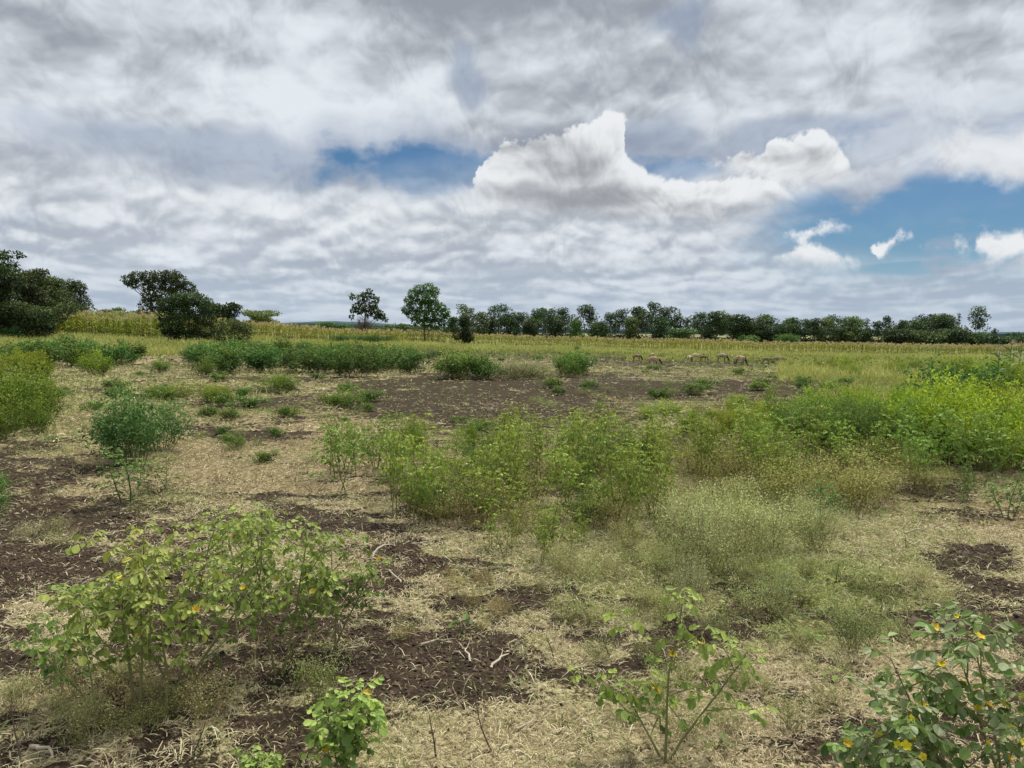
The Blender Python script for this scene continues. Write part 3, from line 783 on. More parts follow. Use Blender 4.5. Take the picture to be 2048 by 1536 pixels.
# ------------------------------------------------------------------ hills on the horizon
def make_hills():
    mb = MB(); a = np.radians(np.arange(-60, 60.1, .25)); D0 = 2200.0
    px = 1024+F*np.tan(a)
    h = 6+13*np.exp(-((px-600)/190)**2)+5*np.exp(-((px-1750)/160)**2)+7*fbm(px*.006, px*0+3, 4)+2.2*fbm(px*.08, px*0, 3)
    h = h+np.clip((-a-.2)*10, 0, 8)
    x = D0*np.tan(a); y = np.full_like(x, D0)
    rows = [np.stack([x, y, np.full_like(x, -30)], -1), np.stack([x, y, h*D0/1547*.55], -1), np.stack([x, y+300, h*D0/1547*.9], -1), np.stack([x, y+900, h*D0/1547*.5], -1)]
    n = len(a); f = []
    for r in range(3):
        i = np.arange(n-1)+r*n; f.append(np.stack([i, i+1, i+1+n, i+n], -1))
    mb.add(np.concatenate(rows), np.concatenate(f), .5)
    m = ramp_mat('wooded_hill', [(0,(.05,.085,.095)),(.5,(.075,.12,.13)),(1,(.12,.17,.17))], rough=1, noise=1.2, nscale=.03, spec=0)
    tag(mb.build('hills', m, smooth=True), 'low wooded hills along the horizon', 'hills', kind='structure')
make_hills()

# ------------------------------------------------------------------ maize field
M_MAIZE = ramp_mat('maize_plant', [(0,(.09,.12,.025)),(.4,(.27,.29,.05)),(.7,(.44,.42,.09)),(.82,(.52,.44,.18)),(.9,(.55,.40,.24)),(1,(.66,.50,.32))], rough=.6, trans=.25)
def maize_geo(seed, H=1.0):
    g = np.random.default_rng(seed); mb = MB(); r = random.Random(seed)
    p = curve((0, 0, -.02), (r.gauss(0, .04), r.gauss(0, .04), 1), H*.9, 4, .02, 0, r)
    mb.tube(p, np.linspace(.013, .006, 5), 3, .45)
    P_ = []; D_ = []; Ls = []; V_ = []
    a = r.uniform(0, 6)
    for k in range(10):
        t = .12+.75*k/9; a += PI+r.gauss(0, .35); z = t*H*.9
        P_.append((p[0][0]*(1-t)+p[-1][0]*t, p[0][1]*(1-t)+p[-1][1]*t, z)); D_.append((math.cos(a), math.sin(a), r.uniform(.5, 1.3) if k > 4 else r.uniform(-.3, .7)))
        Ls.append(H*r.uniform(.22, .36)); V_.append(np.clip(.10+.5*(1-t)*r.random()+r.uniform(0, .4), 0, .75))
    leaves(mb, P_, D_, [(r.gauss(0, .3), r.gauss(0, .3), 1)]*10, np.array(Ls), .055*H, T_BLADE, np.array(V_))
    leaves(mb, [(p[-1][0], p[-1][1], H*.86)]*7, [(r.gauss(0, .35), r.gauss(0, .35), 1) for _ in range(7)], rdir(7), H*.16, .022, T_QUAD, .95)
    return mb
def field():
    protos = [maize_geo(100+i).mesh('maize', M_MAIZE) for i in range(5)]
    geos = [maize_geo(100+i) for i in range(5)]
    raw = []
    for gme in geos: raw.append((np.concatenate(gme.V), gme.F, np.concatenate(gme.A)))
    pts = []
    y = 60.0
    def front(px): return np.interp(px, [-200, 60, 300, 420, 560, 800, 830, 1180, 1240, 2200], [60, 62, 64, 84, 88, 90, 104, 104, 90, 86])
    def hgt(px): return np.interp(px, [60, 330, 480, 800, 900, 1180, 2200], [1.85, 1.85, 1.55, 1.5, 1.35, 1.35, 1.38])
    for row in range(15):
        for px in np.arange(55, 2080, 6.2 if row < 3 else 9.0):
            if 70 > px or (400 < px < 470 and row < 2): continue
            q = px+rnd.gauss(0, 2.5); Y = front(q)+row*.85+rnd.gauss(0, .16); X = Y*(q-1024)/F
            if rnd.random() < .06: continue
            pts.append((Y*Y+X*X, X, Y, hgt(q)*rnd.uniform(.78, 1.12)*(.85+.3*float(fbm(X*.16+5, Y*.3, 2))), q))
    pts.sort()
    n_first = 300
    # the 300 nearest stand as plants of their own
    for i, (dd, X, Y, h, q) in enumerate(pts[:n_first]):
        o = bpy.data.objects.new('maize_plant', protos[i % 5]); col.objects.link(o)
        o.location = (X, Y, float(base_z(X, Y))); o.scale = (h*1.25, h*1.25, h); o.rotation_euler = (0, 0, rnd.uniform(0, 6.28))
        side = 'left part of the field' if q < 700 else 'right part of the field'
        tag(o, 'ripening maize plant at the front of the '+side, 'maize plant', 'maize plants at the front of the '+side)
        t = fbm(X*.12, Y*.2, 3); o.color = (.66+.5*t, .84+.3*t, .8, 1)
    big = MB(); rest = pts[n_first:]
    for k in range(5):
        sel = rest[k::5]; V0, F0, A0 = raw[k]; n = len(sel); nv = len(V0)
        a = rng.uniform(0, 2*PI, n); h = np.array([s[3] for s in sel]); X = np.array([s[1] for s in sel]); Y = np.array([s[2] for s in sel])
        c, s_ = np.cos(a), np.sin(a)
        Vx = (V0[None, :, 0]*c[:, None]-V0[None, :, 1]*s_[:, None])*h[:, None]*1.25; Vy = (V0[None, :, 0]*s_[:, None]+V0[None, :, 1]*c[:, None])*h[:, None]*1.25
        W_ = np.stack([Vx+X[:, None], Vy+Y[:, None], V0[None, :, 2]*h[:, None]+base_z(X, Y)[:, None]], -1)
        big.V.append(W_.reshape(-1, 3)); tone = (fbm(X*.12, Y*.2, 3)-.5)*.35
        big.A.append(np.clip(A0[None]+np.where(A0[None] < .8, tone[:, None], 0), 0, 1).ravel())
        for kk, L in F0.items():
            f = np.concatenate(L); big.F.setdefault(kk, []).append((f[None]+(np.arange(n)*nv)[:, None, None]).reshape(-1, kk)+big.n)
        big.n += n*nv
    tag(big.build('maize_field', M_MAIZE), 'wide field of ripening yellow green maize with tan tassels', 'maize', kind='stuff')
field()

# ------------------------------------------------------------------ trees, left side
GL = 'dark trees at the left edge'
px_tree('acacia_tree', -50, 52, 498, 200, 'huge dark feathery tree cut off by the left edge of the photo', 'tree', 1, 'flat', M_ACACIA, .06, 80, .17, top=.8, per=120, ls=.18, vb=.6, group=GL)
px_tree('acacia_tree', 38, 60, 538, 145, 'dark layered acacia just right of the huge tree at the left edge', 'tree', 2, 'flat', M_ACACIA, .10, 60, .18, per=120, ls=.18, vb=.58, group=GL)
px_tree('acacia_tree', 96, 66, 556, 120, 'dark green acacia with a sloping top, between two darker ones', 'tree', 3, 'dome', M_ACACIA, .12, 50, .18, per=110, ls=.18, vb=.75, group=GL)
px_tree('acacia_tree', 148, 74, 562, 84, 'dark rounded acacia with low drooping branches, last of the left trees', 'tree', 4, 'dome', M_ACACIA, .08, 40, .19, per=110, ls=.18, vb=.55, group=GL)
px_tree('leafy_bush', 40, 54, 606, 200, 'dark bush with spiky branches spreading beneath the left trees', 'bush', 5, 'flat', M_ACACIA, .16, 40, .15, per=110, ls=.16, vb=.6)
def pc(L, bx, by): return [(x-bx, rnd.gauss(0, .35*r), by-y, r, rz) for (x, y, r, rz) in L]
px_tree('shade_tree', 305, 100, 550, 140, 'broad dark tree with pale trunk and a crown reaching out to the left', 'tree', 6, 'dome', M_ACACIA, top=.62, per=120, ls=.25, tr=.28, vb=.6,
        clumps=pc([(264,568,15,10),(282,562,16,10),(300,562,18,12),(322,560,20,12),(345,558,20,11),(362,568,18,12),(378,580,14,10),(388,592,10,8),(315,575,20,13),(340,578,22,14),(360,590,20,14),(296,580,12,9),
                   (330,598,22,16),(300,600,13,14),(288,618,12,14),(284,636,11,12),(318,618,16,18),(340,620,20,18),(360,615,20,16),(296,640,12,10),(325,642,16,14),(272,578,9,7),(258,574,7,6)], 305, 665))
px_tree('vine_covered_bush', 378, 63, 592, 140, 'dark bush smothered in creepers, with bare grey stems at its foot', 'bush', 7, 'dome', M_ACACIA, top=.6, per=300, ls=.16, tr=.12, vb=.62,
        clumps=pc([(335,612,18,14),(358,602,20,14),(382,600,22,13),(402,604,20,13),(418,618,16,14),(330,632,18,16),(355,625,24,20),(385,622,26,20),(412,636,20,18),(332,656,16,18),(352,650,22,22),(380,650,26,24),(408,658,22,20),(338,674,14,12),(365,676,20,12),(396,678,20,12),(424,676,14,12),(432,655,12,14)], 378, 686))
px_tree('thicket_bush', 468, 62, 640, 80, 'low tangled grey green thicket beside the creeper covered bush', 'bush', 8, 'dome', M_ACACIA, .08, 24, .2, per=110, ls=.13, vb=.5)
px_tree('acacia_tree', 440, 92, 608, 84, 'flat topped acacia half hidden behind the creeper covered bush', 'tree', 9, 'flat', M_ACACIA, .35, 30, .22, per=90, ls=.26, vb=.6)
px_tree('acacia_bush', 522, 112, 622, 84, 'light green feathery acacia bush alone behind the maize', 'bush', 10, 'flat', M_TREE, .25, 30, .20, per=60, ls=.26, vb=.95)
for i, (x, t, w, l) in enumerate([(212, 622, 60, 'low dark bush just right of the left trees behind the maize'), (236, 617, 34, 'small round topped tree on the skyline between the left trees and the shade tree'), (268, 624, 44, 'dark low bush touching the foot of the broad shade tree'),
                                  (655, 648, 50, 'small flat bush on the plain left of the sparse tree'), (600, 651, 40, 'faint low bush far off right of the feathery acacia'), (690, 652, 40, 'dark little bush just left of the sparse tree'),
                                  (800, 650, 44, 'brownish low tree between the sparse tree and the bright green tree'), (775, 654, 30, 'low dark bush just right of the sparse tree')]):
    px_tree('distant_bush', x, 165, t, w, l, 'bush', 20+i, 'dome', M_TREE, .1, 16, .24, per=40, ls=.42, vb=.5, group='bushes on the far plain')

# sparse tree and the bright green tree in the middle
Zc = lambda L: [(650+X/3.413, 560+Y/3.413, r/3.413, r/3.413*.8) for (X, Y, r) in L]
sp = px_tree('sparse_tree', 728, 100, 583, 80, 'sparse tree with separate dark leaf balls above bare grey branches', 'tree', 30, 'open', M_TREE, top=.9, per=170, ls=.30, tr=.10, vb=.42, lean=.03,
        clumps=pc(Zc([(190,128,19),(228,130,15),(262,110,18),(300,92,20),(285,140,24),(325,125,19),(350,150,20),(250,165,19),(320,180,27),(215,195,22),(193,218,20),(235,225,25),(280,210,26),(340,215,28),(370,240,23),(395,262,22),(412,285,13),(180,265,14),(355,265,20),(300,245,22)]), 728, 685))
def twig_bush(parent, w, h, n, seed):
    r = random.Random(seed); mb = MB()
    for i in range(n):
        a = r.uniform(0, 6.28); o = r.random()**.6
        p = curve((r.gauss(0, .1), r.gauss(0, .1), .3), (math.cos(a)*o*w/h, math.sin(a)*o*w/h, 1), h*r.uniform(.7, 1.05), 6, .14, 0, r)
        mb.tube(p, np.linspace(.035, .012, 7), 3, r.random())
        for b in range(3):
            q = curve(p[r.randint(2, 5)], (r.gauss(0, 1), r.gauss(0, 1), 1), h*.35, 3, .15, 0, r); mb.tube(q, np.linspace(.02, .010, 4), 3, r.random())
    return mb.build('bare_branches', M_DEADW, parent)
twig_bush(sp, 2.1, 2.9, 60, 3)
px_tree('green_tree', 849, 105, 573, 95, 'bright green leafy tree with a forked pale trunk, tallest in the middle', 'tree', 31, 'dome', M_GTREE, top=.8, per=120, ls=.28, tr=.13, vb=.8,
        clumps=pc(Zc([(640,85,38),(700,78,42),(745,100,36),(600,120,38),(660,140,50),(720,150,50),(575,165,34),(560,225,34),(620,200,50),(680,210,52),(740,200,48),(790,210,38),(820,245,34),(600,260,44),(660,270,48),(720,270,48),(775,270,44),(832,270,24),(620,305,32),(690,315,38),(750,325,38),(800,312,28),(550,240,22)]), 849, 691))
px_tree('round_bush', 929, 104, 632, 36, 'small dark bushy tree with a short trunk standing alone in the yellow grass', 'bush', 32, 'dome', M_ACACIA, .12, 16, .3, per=150, ls=.22, vb=.45)

# the line of trees behind the maize: photo column, top row, width, kind
TL = [(905,640,30,'d',0),(927,614,34,'o',1),(943,622,24,'o',0),(963,630,30,'d',1),(981,640,34,'d',0),(999,615,52,'o',0),(1020,638,40,'d',0),(1040,631,46,'o',0),(1060,645,40,'d',0),(1075,623,38,'t',0),(1095,622,42,'o',0),(1110,640,36,'d',0),(1126,622,36,'t',0),
      (1151,645,34,'b',1),(1168,616,50,'o',0),(1198,650,44,'d',0),(1222,631,40,'o',0),(1244,624,40,'o',0),(1262,640,36,'d',1),(1277,620,38,'t',0),(1292,628,36,'o',0),(1306,610,40,'o',0),(1336,619,46,'o',0),(1322,640,40,'d',0),(1354,635,36,'o',0),
      (1359,659,54,'f',1),(1376,641,26,'o',0),(1387,632,22,'s',0),(1402,631,38,'o',0),(1418,648,36,'d',0),(1433,629,46,'t',0),(1453,637,40,'o',0),(1477,636,60,'f',0),(1497,643,62,'f',0),(1533,636,50,'d',0),(1549,653,74,'f',0),(1497,673,36,'b',2),(1572,671,46,'b',1),
      (1580,643,46,'d',0),(1611,645,38,'o',0),(1632,642,28,'t',0),(1650,643,42,'d',1),(1668,637,40,'o',0),(1686,655,50,'f',0),(1706,640,50,'d',1),(1733,658,30,'d',0),(1734,642,13,'s',0),(1757,648,28,'o',0),(1778,638,32,'o',0),(1793,658,60,'f',0),
      (1806,647,32,'d',0),(1832,646,36,'d',0),(1852,635,54,'o',0),(1853,663,66,'f',1),(1880,648,40,'d',0),(1894,635,56,'d',0),(1909,659,58,'f',0),(1917,632,12,'s',0),(1954,618,58,'s',0),(1958,666,52,'f',1),(1989,659,14,'s',0),(2012,674,70,'f',0),(2040,668,50,'f',0)]
KN = {'d': ('dome', 'round crowned'), 'o': ('tall', 'loose clumpy crowned'), 't': ('tall', 'tall narrow'), 'b': ('dome', 'low bright green bushy'), 'f': ('flat', 'wide layered dark'), 's': ('open', 'thin sparse')}
TONE = ['dark', 'mid green', 'light green']
order = {id(x): k+1 for k, x in enumerate(sorted(TL))}
def nth(k): return str(k)+({1:'st', 2:'nd', 3:'rd'}.get(k % 10 if k % 100 not in (11, 12, 13) else 0, 'th'))
for i, tr_ in enumerate(TL):
    x, t, w, k, tone = tr_
    kd, words = KN[k]; dist = {'f': 172, 'b': 166}.get(k, 182+(i*7 % 5)*3)
    if x > 1985: dist = 150
    lab = f'{words} tree behind the maize, {nth(order[id(tr_)])} of the line from its left end'
    if x == 1306: lab = 'highest open crowned tree of the line behind the maize, above the grazing sheep'
    if x == 1954: lab = 'tall sparse reddish crowned tree near the right end of the far tree line'
    if x == 1497 and k == 'b': lab = 'rounded light green bush in front of the darkest far trees'
    n = {'s': 14, 'o': 20, 't': 18, 'f': 26, 'd': 24, 'b': 14}[k]; cr = {'s': .17, 'o': .19, 't': .26, 'f': .22, 'd': .24, 'b': .3}[k]
    px_tree('field_tree' if k != 'b' else 'field_bush', x, dist, t-(5 if t < 655 else 0), w*1.12, lab, 'tree' if k != 'b' else 'bush', 40+i, kd, M_TREE if tone < 2 and k != 'b' else M_GTREE,
            {'f': .25, 'b': .05, 's': .40, 'd': .20}.get(k, .38), n, cr, group='trees in the line behind the maize', per=24 if k != 's' else 18, ls=.40, vb=(.34, .7, .75)[tone] if k != 'f' else .3+.25*tone, tr=.10)
# dark scrub that closes the foot of the line
def scrub():
    mb = MB(); n = 16000
    px = rng.uniform(880, 2050, n); y = rng.uniform(186, 204, n); x = y*(px-1024)/F
    hh = .2+2.2*fbm(x*.22, y*.1, 3); z = base_z(x, y)+rng.random(n)**.8*hh
    leaves(mb, np.stack([x, y, z], -1), rdir(n), rdir(n, .8), rng.uniform(.3, .7, n), .4, T_HALF, np.clip(rng.normal(.3, .2, n), 0, 1))
    tag(mb.build('undergrowth', M_ACACIA), 'dark undergrowth closing the foot of the far tree line', 'undergrowth', kind='stuff')
    mb = MB(); n = 14000
    px = np.concatenate([rng.uniform(150, 480, n//2), rng.uniform(480, 900, n-n//2)]); y = rng.uniform(300, 360, n); x = y*(px-1024)/F
    hh = 1.6+2.6*fbm(x*.10, y*.1, 3); z = np.where(px < 480, 1.6, .2)+rng.random(n)**.8*hh
    leaves(mb, np.stack([x, y, z], -1), rdir(n), rdir(n, .8), rng.uniform(.6, 1.3, n), .8, T_HALF, np.clip(rng.normal(.45, .2, n), 0, 1))
    tag(mb.build('far_scrub', M_TREE), 'low far off scrub on the plain beneath the hills', 'scrub', kind='stuff')
scrub()

# ------------------------------------------------------------------ field shrubs: sources, then copies
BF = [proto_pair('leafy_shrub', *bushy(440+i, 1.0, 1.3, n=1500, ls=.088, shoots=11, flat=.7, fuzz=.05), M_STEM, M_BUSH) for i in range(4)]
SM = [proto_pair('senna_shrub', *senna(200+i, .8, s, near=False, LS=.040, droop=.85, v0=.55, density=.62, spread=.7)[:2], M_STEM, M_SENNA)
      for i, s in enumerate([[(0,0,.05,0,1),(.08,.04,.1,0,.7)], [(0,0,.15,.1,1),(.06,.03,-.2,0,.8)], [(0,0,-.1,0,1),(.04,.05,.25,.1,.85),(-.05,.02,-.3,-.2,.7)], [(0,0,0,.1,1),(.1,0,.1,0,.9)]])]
FE = [proto_pair('feathery_weed', *feather(300+i, .5, .5), M_DRY if i == 2 else M_STEM, M_FEATHER) for i in range(3)]
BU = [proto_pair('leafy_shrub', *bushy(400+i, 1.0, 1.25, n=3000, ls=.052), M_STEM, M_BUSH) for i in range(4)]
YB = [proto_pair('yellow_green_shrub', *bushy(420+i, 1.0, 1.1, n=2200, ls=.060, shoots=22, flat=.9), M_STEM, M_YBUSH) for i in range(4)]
def nearer(L): return rnd.choice(L)
def ph(P_, H0, px, py, hm, label, cat, group=None, color=(1,1,1), wide=1.0):
    p = ground(px, py); d = p.y
    return place(nearer(P_), H0, px, py, hm*F/d, label, cat, group, color, wide)
def fill(P_, H0, ell, n, h0, h1, label, cat, group, color=(1,1,1), wide=1.0, gap=0.0, cv=.12):
    cx, cy, rx, ry = ell; got = []; k = 0
    while len(got) < n and k < n*40:
        k += 1; a = rnd.uniform(0, 2*PI); o = math.sqrt(rnd.random()); px, py = cx+rx*o*math.cos(a), cy+ry*o*math.sin(a)
        g = ground(px, py)
        if any((g-q).length < gap for q in got): continue
        got.append(g); c = 1+rnd.gauss(0, cv)
        ph(P_, H0, px, py, rnd.uniform(h0, h1), label, cat, group, (color[0]*c, color[1]*c, color[2]*c), wide*rnd.uniform(.85, 1.2))

g1 = 'yellow green senna shrubs of the middle clump'; l1 = 'spindly yellow green senna shrub packed into the middle clump'
for e, n in [((1050,1010,120,55),14),((1130,935,140,34),14),((960,960,80,50),9),((845,1025,70,40),11),((1230,1020,100,66),14),((1290,950,60,40),7)]:
    fill(SM, .8, e, n, .42, .84, l1, 'shrub', g1, (1.08,1.06,.75), gap=.22)
fill(BU, 1, (1245,975,55,14), 2, .55, .66, 'dark leafy shrub within the middle clump of yellow green senna', 'shrub', 'dark shrubs within the middle clump', (1.5,1.45,1.2), .7, .2)
fill(SM, .8, (715,960,62,30), 9, .55, .78, 'senna shrub in the small group left of the middle clump', 'shrub', 'senna shrubs left of the middle clump', (.9,.95,.75), gap=.2)
fill(YB, 1, (880,905,80,12), 3, .45, .6, 'bright green shrub at the back of the small left group', 'shrub', 'bright shrubs behind the middle clump', (.8,.95,.8), .6, .2)
fill(FE, .5, (1080,1010,270,75), 26, .25, .55, 'brownish wispy weed growing between the shrubs of the middle clump', 'weed', 'wispy weeds between the middle shrubs', (.8,.78,.5), 1.0, .2)
fill(BU, 1, (1080,1000,260,70), 12, .22, .38, 'low leafy weed at the foot of the middle clump', 'weed', 'low leafy weeds under the middle clump', (1.3,1.3,.8), 1.0, .3)
fill(SM, .8, (1150,1110,180,26), 9, .25, .42, 'short young senna in front of the middle clump', 'shrub', 'short young senna before the middle clump', (.95,.95,.7), gap=.2)
g2 = 'shrubs of the right thicket'
fill(FE, .5, (1650,960,280,70), 26, .3, .6, 'wispy yellowish weed growing through the right thicket', 'weed', 'wispy weeds of the right thicket', (.95,.95,.55), 1.2, .25)
fill(SM, .8, (1560,950,190,48), 24, .6, .85, 'olive green senna shrub in the front of the right hand thicket', 'shrub', g2, (1.0,1.02,.7), gap=.2)
fill(BU, 1, (1720,900,150,30), 10, .65, .85, 'dark bluish green shrub within the right hand thicket', 'shrub', g2+', dark', (1.5,1.45,1.15), .8, .3)
fill(YB, 1, (1760,862,230,26), 16, .65, .85, 'bright yellow green shrub along the back of the right hand thicket', 'shrub', g2+', bright', (.95,1.12,.55), .8, .3)
fill(YB, 1, (1480,880,90,16), 7, .4, .6, 'low yellowish shrub at the left end of the right hand thicket', 'shrub', g2+', low', (1.05,1.0,.7), .8, .25)
fill(YB, 1, (1960,905,130,50), 14, .8, 1.05, 'vivid yellow shrub against the right edge of the photo', 'shrub', g2+', vivid yellow', (1.05,1.2,.55), .8, .3)
fill(SM, .8, (1880,960,130,28), 9, .7, .9, 'green senna shrub with bare stems below the vivid yellow shrubs', 'shrub', g2+', bare stemmed', (.8,.95,.7), gap=.3)
place(BU[0], 1, 1908, 838, 132, 'large dark green bush standing above the yellow thicket on the right', 'bush', None, (.75,.95,.75), 1.25)
place(BU[2], 1, 1955, 832, 90, 'smaller dark green bush leaning on the right side of the large one', 'bush', None, (.8,1.0,.8), 1.0)
place(SM[1], .8, 1645, 1064, 112, 'dark green senna plant with long bare stems in front of the thicket', 'shrub', None, (.45,.72,.75), 1.1)
place(SM[2], .8, 2015, 1036, 110, 'dark senna shrub with a thick stem near the right edge', 'shrub', None, (.5,.75,.6), 1.2)
place(SM[0], .8, 1925, 1006, 90, 'thin bare stemmed senna just left of the thick stemmed one', 'shrub', None, (.6,.8,.6), .9)
# left side
place(BU[2], 1, 276, 932, 165, 'dense dark green bush standing alone on the left', 'bush', None, (1.0,1.2,1.15), .95)
place(BU[0], 1, 250, 920, 120, 'dark green bush crowding the left side of the dense one', 'bush', None, (1.0,1.18,1.1), .8)
place(BU[3], 1, 320, 905, 115, 'duller green bush grown into the right side of the dense dark one', 'bush', None, (1.2,1.25,1.2), .9)
place(SM[2], .8, 262, 1006, 120, 'sprawling greyish senna with long low branches in front of the dense bush', 'shrub', None, (.55,.72,.62), 1.9)
place(SM[1], .8, 330, 985, 80, 'small low senna right of the sprawling greyish one', 'shrub', None, (.6,.75,.6), 1.5)
for k, (x, y, h) in enumerate([(20,862,140),(62,850,120),(-20,850,150),(96,838,80),(40,828,125),(5,880,90),(80,868,70)]):
    place(YB[k % 4], 1, x, y, h, 'yellowish leafy shrub at the left edge of the photo', 'shrub', 'yellowish shrubs at the left edge', (.70,.82,.62), .8)
place(BU[0], 1, -22, 1050, 125, 'green shrub mostly cut off at the left edge', 'shrub', None, (1.3,1.4,1.3), .8)
g3 = 'dark green shrubs in the band across the middle distance'
for e, n, h, t in [((620,742,240,14),22,(.9,1.15),1),((600,722,190,10),14,(.9,1.1),.95),((740,735,110,10),8,(.85,1.1),1),((430,728,50,8),4,(.8,1.0),.9)]:
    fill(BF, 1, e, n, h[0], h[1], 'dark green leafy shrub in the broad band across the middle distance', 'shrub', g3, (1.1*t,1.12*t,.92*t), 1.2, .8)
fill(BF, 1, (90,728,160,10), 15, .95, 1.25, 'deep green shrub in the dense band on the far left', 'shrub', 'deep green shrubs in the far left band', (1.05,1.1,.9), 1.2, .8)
fill(YB, 1, (60,750,150,14), 8, .7, .9, 'yellow green shrub before the dense band on the far left', 'shrub', 'yellow green shrubs on the far left', (.9,.95,.55), 1.0, .8)
fill(BF, 1, (935,758,50,5), 5, .85, 1.05, 'light green shrub in the separate bunch right of the broad band', 'shrub', 'light green shrubs right of the band', (1.7,1.55,1.2), 1.1, .6)
fill(FE, .5, (1030,756,60,5), 6, .55, .8, 'pale airy weed between two bunches of shrubs in the middle distance', 'weed', 'pale airy weeds in the middle distance', (.8,.8,.7), 2.0, .6)
fill(BF, 1, (1142,750,36,4), 4, .8, 1.0, 'dull green shrub in the small bunch nearest the sheep', 'shrub', 'dull green shrubs near the sheep', (1.35,1.35,1.0), 1.1, .6)
place(BU[1], 1, 866, 722, 26, 'tiny dark shrub alone beyond the right end of the broad band', 'shrub', None, (.8,.9,.8))
place(BU[2], 1, 1152, 706, 15, 'tiny dark green shrub alone in the yellow grass', 'shrub', None, (.8,1,.8))
place(BU[3], 1, 392, 724, 38, 'dark round shrub below the creeper covered bush', 'shrub', None, (.75,.95,1.0), 1.1)
place(YB[0], 1, 552, 786, 44, 'light green low shrub just below the broad band', 'shrub', None, (.75,.9,.8), 1.9)
place(YB[1], 1, 690, 818, 44, 'light green spreading shrub on the edge of the large bare patch', 'shrub', None, (.7,.95,.7), 1.7)
place(YB[2], 1, 412, 754, 42, 'yellowish shrub between the dark round one and the bare ground', 'shrub', None, (.65,.75,.7), 1.0)
place(YB[3], 1, 318, 746, 30, 'low olive shrub on the ploughed strip', 'shrub', None, (.6,.75,.6), 1.6)
fill(YB, 1, (370,800,80,10), 7, .28, .42, 'low yellow green tuft behind the dense dark bush', 'shrub', 'low tufts behind the dense bush', (.8,.85,.7), 1.4, .3)
fill(YB, 1, (150,664,90,3), 7, .8, 1.3, 'pale yellow green shrub before the left maize', 'shrub', 'pale shrubs before the left maize', (1.1,1.05,.9), 1.6, .8)
place(BU[0], 1, 25, 682, 32, 'dark bluish shrub under the left trees', 'shrub', None, (.9,1.2,1.5), 1.1)
fill(BU, 1, (722,686,70,2), 10, .8, 1.1, 'dark green low crop plant round the foot of the sparse tree', 'shrub', 'dark low growth round the sparse tree', (.75,.9,.75), 1.5, .8)
g4 = 'yellow green shrubs of the far right field'
fill(YB, 1, (1820,745,190,20), 26, .45, .75, 'yellow green shrub scattered over the far right field', 'shrub', g4, (.95,1.02,.6), 1.2, .9)
fill(YB, 1, (1960,775,110,22), 14, .7, 1.0, 'yellow green shrub behind the large dark bush on the right', 'shrub', g4+' near the edge', (.9,1.05,.55), 1.1, .6)
# scattered small growth over the open field
fill(BF, 1, (450,790,380,50), 22, .18, .38, 'small leafy tuft on the open ground below the broad band', 'weed', 'small leafy tufts below the broad band', (1.3,1.25,.8), 1.6, .8)
fill(BF, 1, (1350,770,350,34), 20, .18, .36, 'small leafy tuft on the ploughed ground below the sheep', 'weed', 'small leafy tufts below the sheep', (1.35,1.25,.75), 1.8, 1.0)
fill(BF, 1, (620,880,420,50), 14, .10, .22, 'tiny leafy tuft on the straw of the left field', 'weed', 'tiny leafy tufts of the left field', (1.3,1.25,.8), 1.5, .5)
fill(BF, 1, (980,720,300,14), 10, .25, .5, 'low green tuft between the broad band and the sheep', 'weed', 'low tufts between the band and the sheep', (1.2,1.2,.8), 2.0, 1.0)
fill(YB, 1, (1420,840,180,24), 10, .22, .4, 'low lime green tuft behind the right thicket', 'weed', 'low lime tufts behind the right thicket', (1.0,1.1,.55), 1.3, .4)
# feathery weeds
fill(FE, .5, (1490,1095,165,60), 17, .22, .54, 'pale feathery weed in the large airy patch right of the middle clump', 'weed', 'pale feathery weeds of the large patch', (1.15,1.2,.95), .95, .16)
place(FE[2], .5, 1392, 1216, 130, 'feathery weed with reddish brown lower stems before the pale patch', 'weed', None, (.95,1,.9), .75)
place(FE[0], .5, 1552, 1225, 100, 'slim feathery weed right of the brown stemmed one', 'weed', None, (.8,.95,.8), .7)
place(FE[1], .5, 1704, 1302, 125, 'green branching weed fanning out from one root', 'weed', None, (.62,.72,.5), .9)
place(FE[1], .5, 640, 1425, 140, 'yellow green feathery weed behind the small bright senna', 'weed', None, (.85,.95,.6), .8)
place(FE[0], .5, 165, 1490, 120, 'pale feathery weed below the large left senna', 'weed', None, (1.05,.98,.8), 1.0)
place(FE[2], .5, 400, 1440, 120, 'brownish feathery weed among the stems of the large left senna', 'weed', None, (.85,.75,.6), 1.4)
place(FE[0], .5, 1350, 925, 60, 'tan feathery weed at the left end of the right hand thicket', 'weed', None, (1.05,.9,.75), 1.4)
place(FE[1], .5, 1320, 905, 50, 'second tan feathery weed, nearest the bare field', 'weed', None, (1.1,.9,.75), 1.4)
fill(FE, .5, (1250,1190,170,90), 15, .13, .28, 'small pale feathery weed in the open ground before the middle clump', 'weed', 'small feathery weeds before the middle clump', (1.05,1.05,.8), 1.0, .12)
fill(FE, .5, (1680,1210,210,80), 16, .12, .24, 'small green feathery weed in the open ground on the right', 'weed', 'small feathery weeds on the right', (.9,.98,.65), 1.1, .15)
fill(FE, .5, (1420,1380,300,110), 20, .08, .18, 'short wispy weed on the straw in the right foreground', 'weed', 'short wispy weeds in the right foreground', (.8,.85,.6), 1.1, .12)
fill(FE, .5, (110,1080,80,20), 3, .12, .18, 'pale low tuft on the bare ground at the left', 'weed', 'pale tufts on the bare ground at the left', (1.1,1.05,.9), 1.5, .2)
fill(FE, .5, (220,1420,220,60), 16, .10, .22, 'low wispy weed under the large left senna', 'weed', 'low wispy weeds under the large left senna', (.9,.9,.65), 1.2, .1)
fill(FE, .5, (900,1230,150,70), 8, .08, .16, 'sparse dry weed in the middle of the foreground', 'weed', 'sparse dry weeds in the middle foreground', (1.0,.85,.65), 1.1, .15)
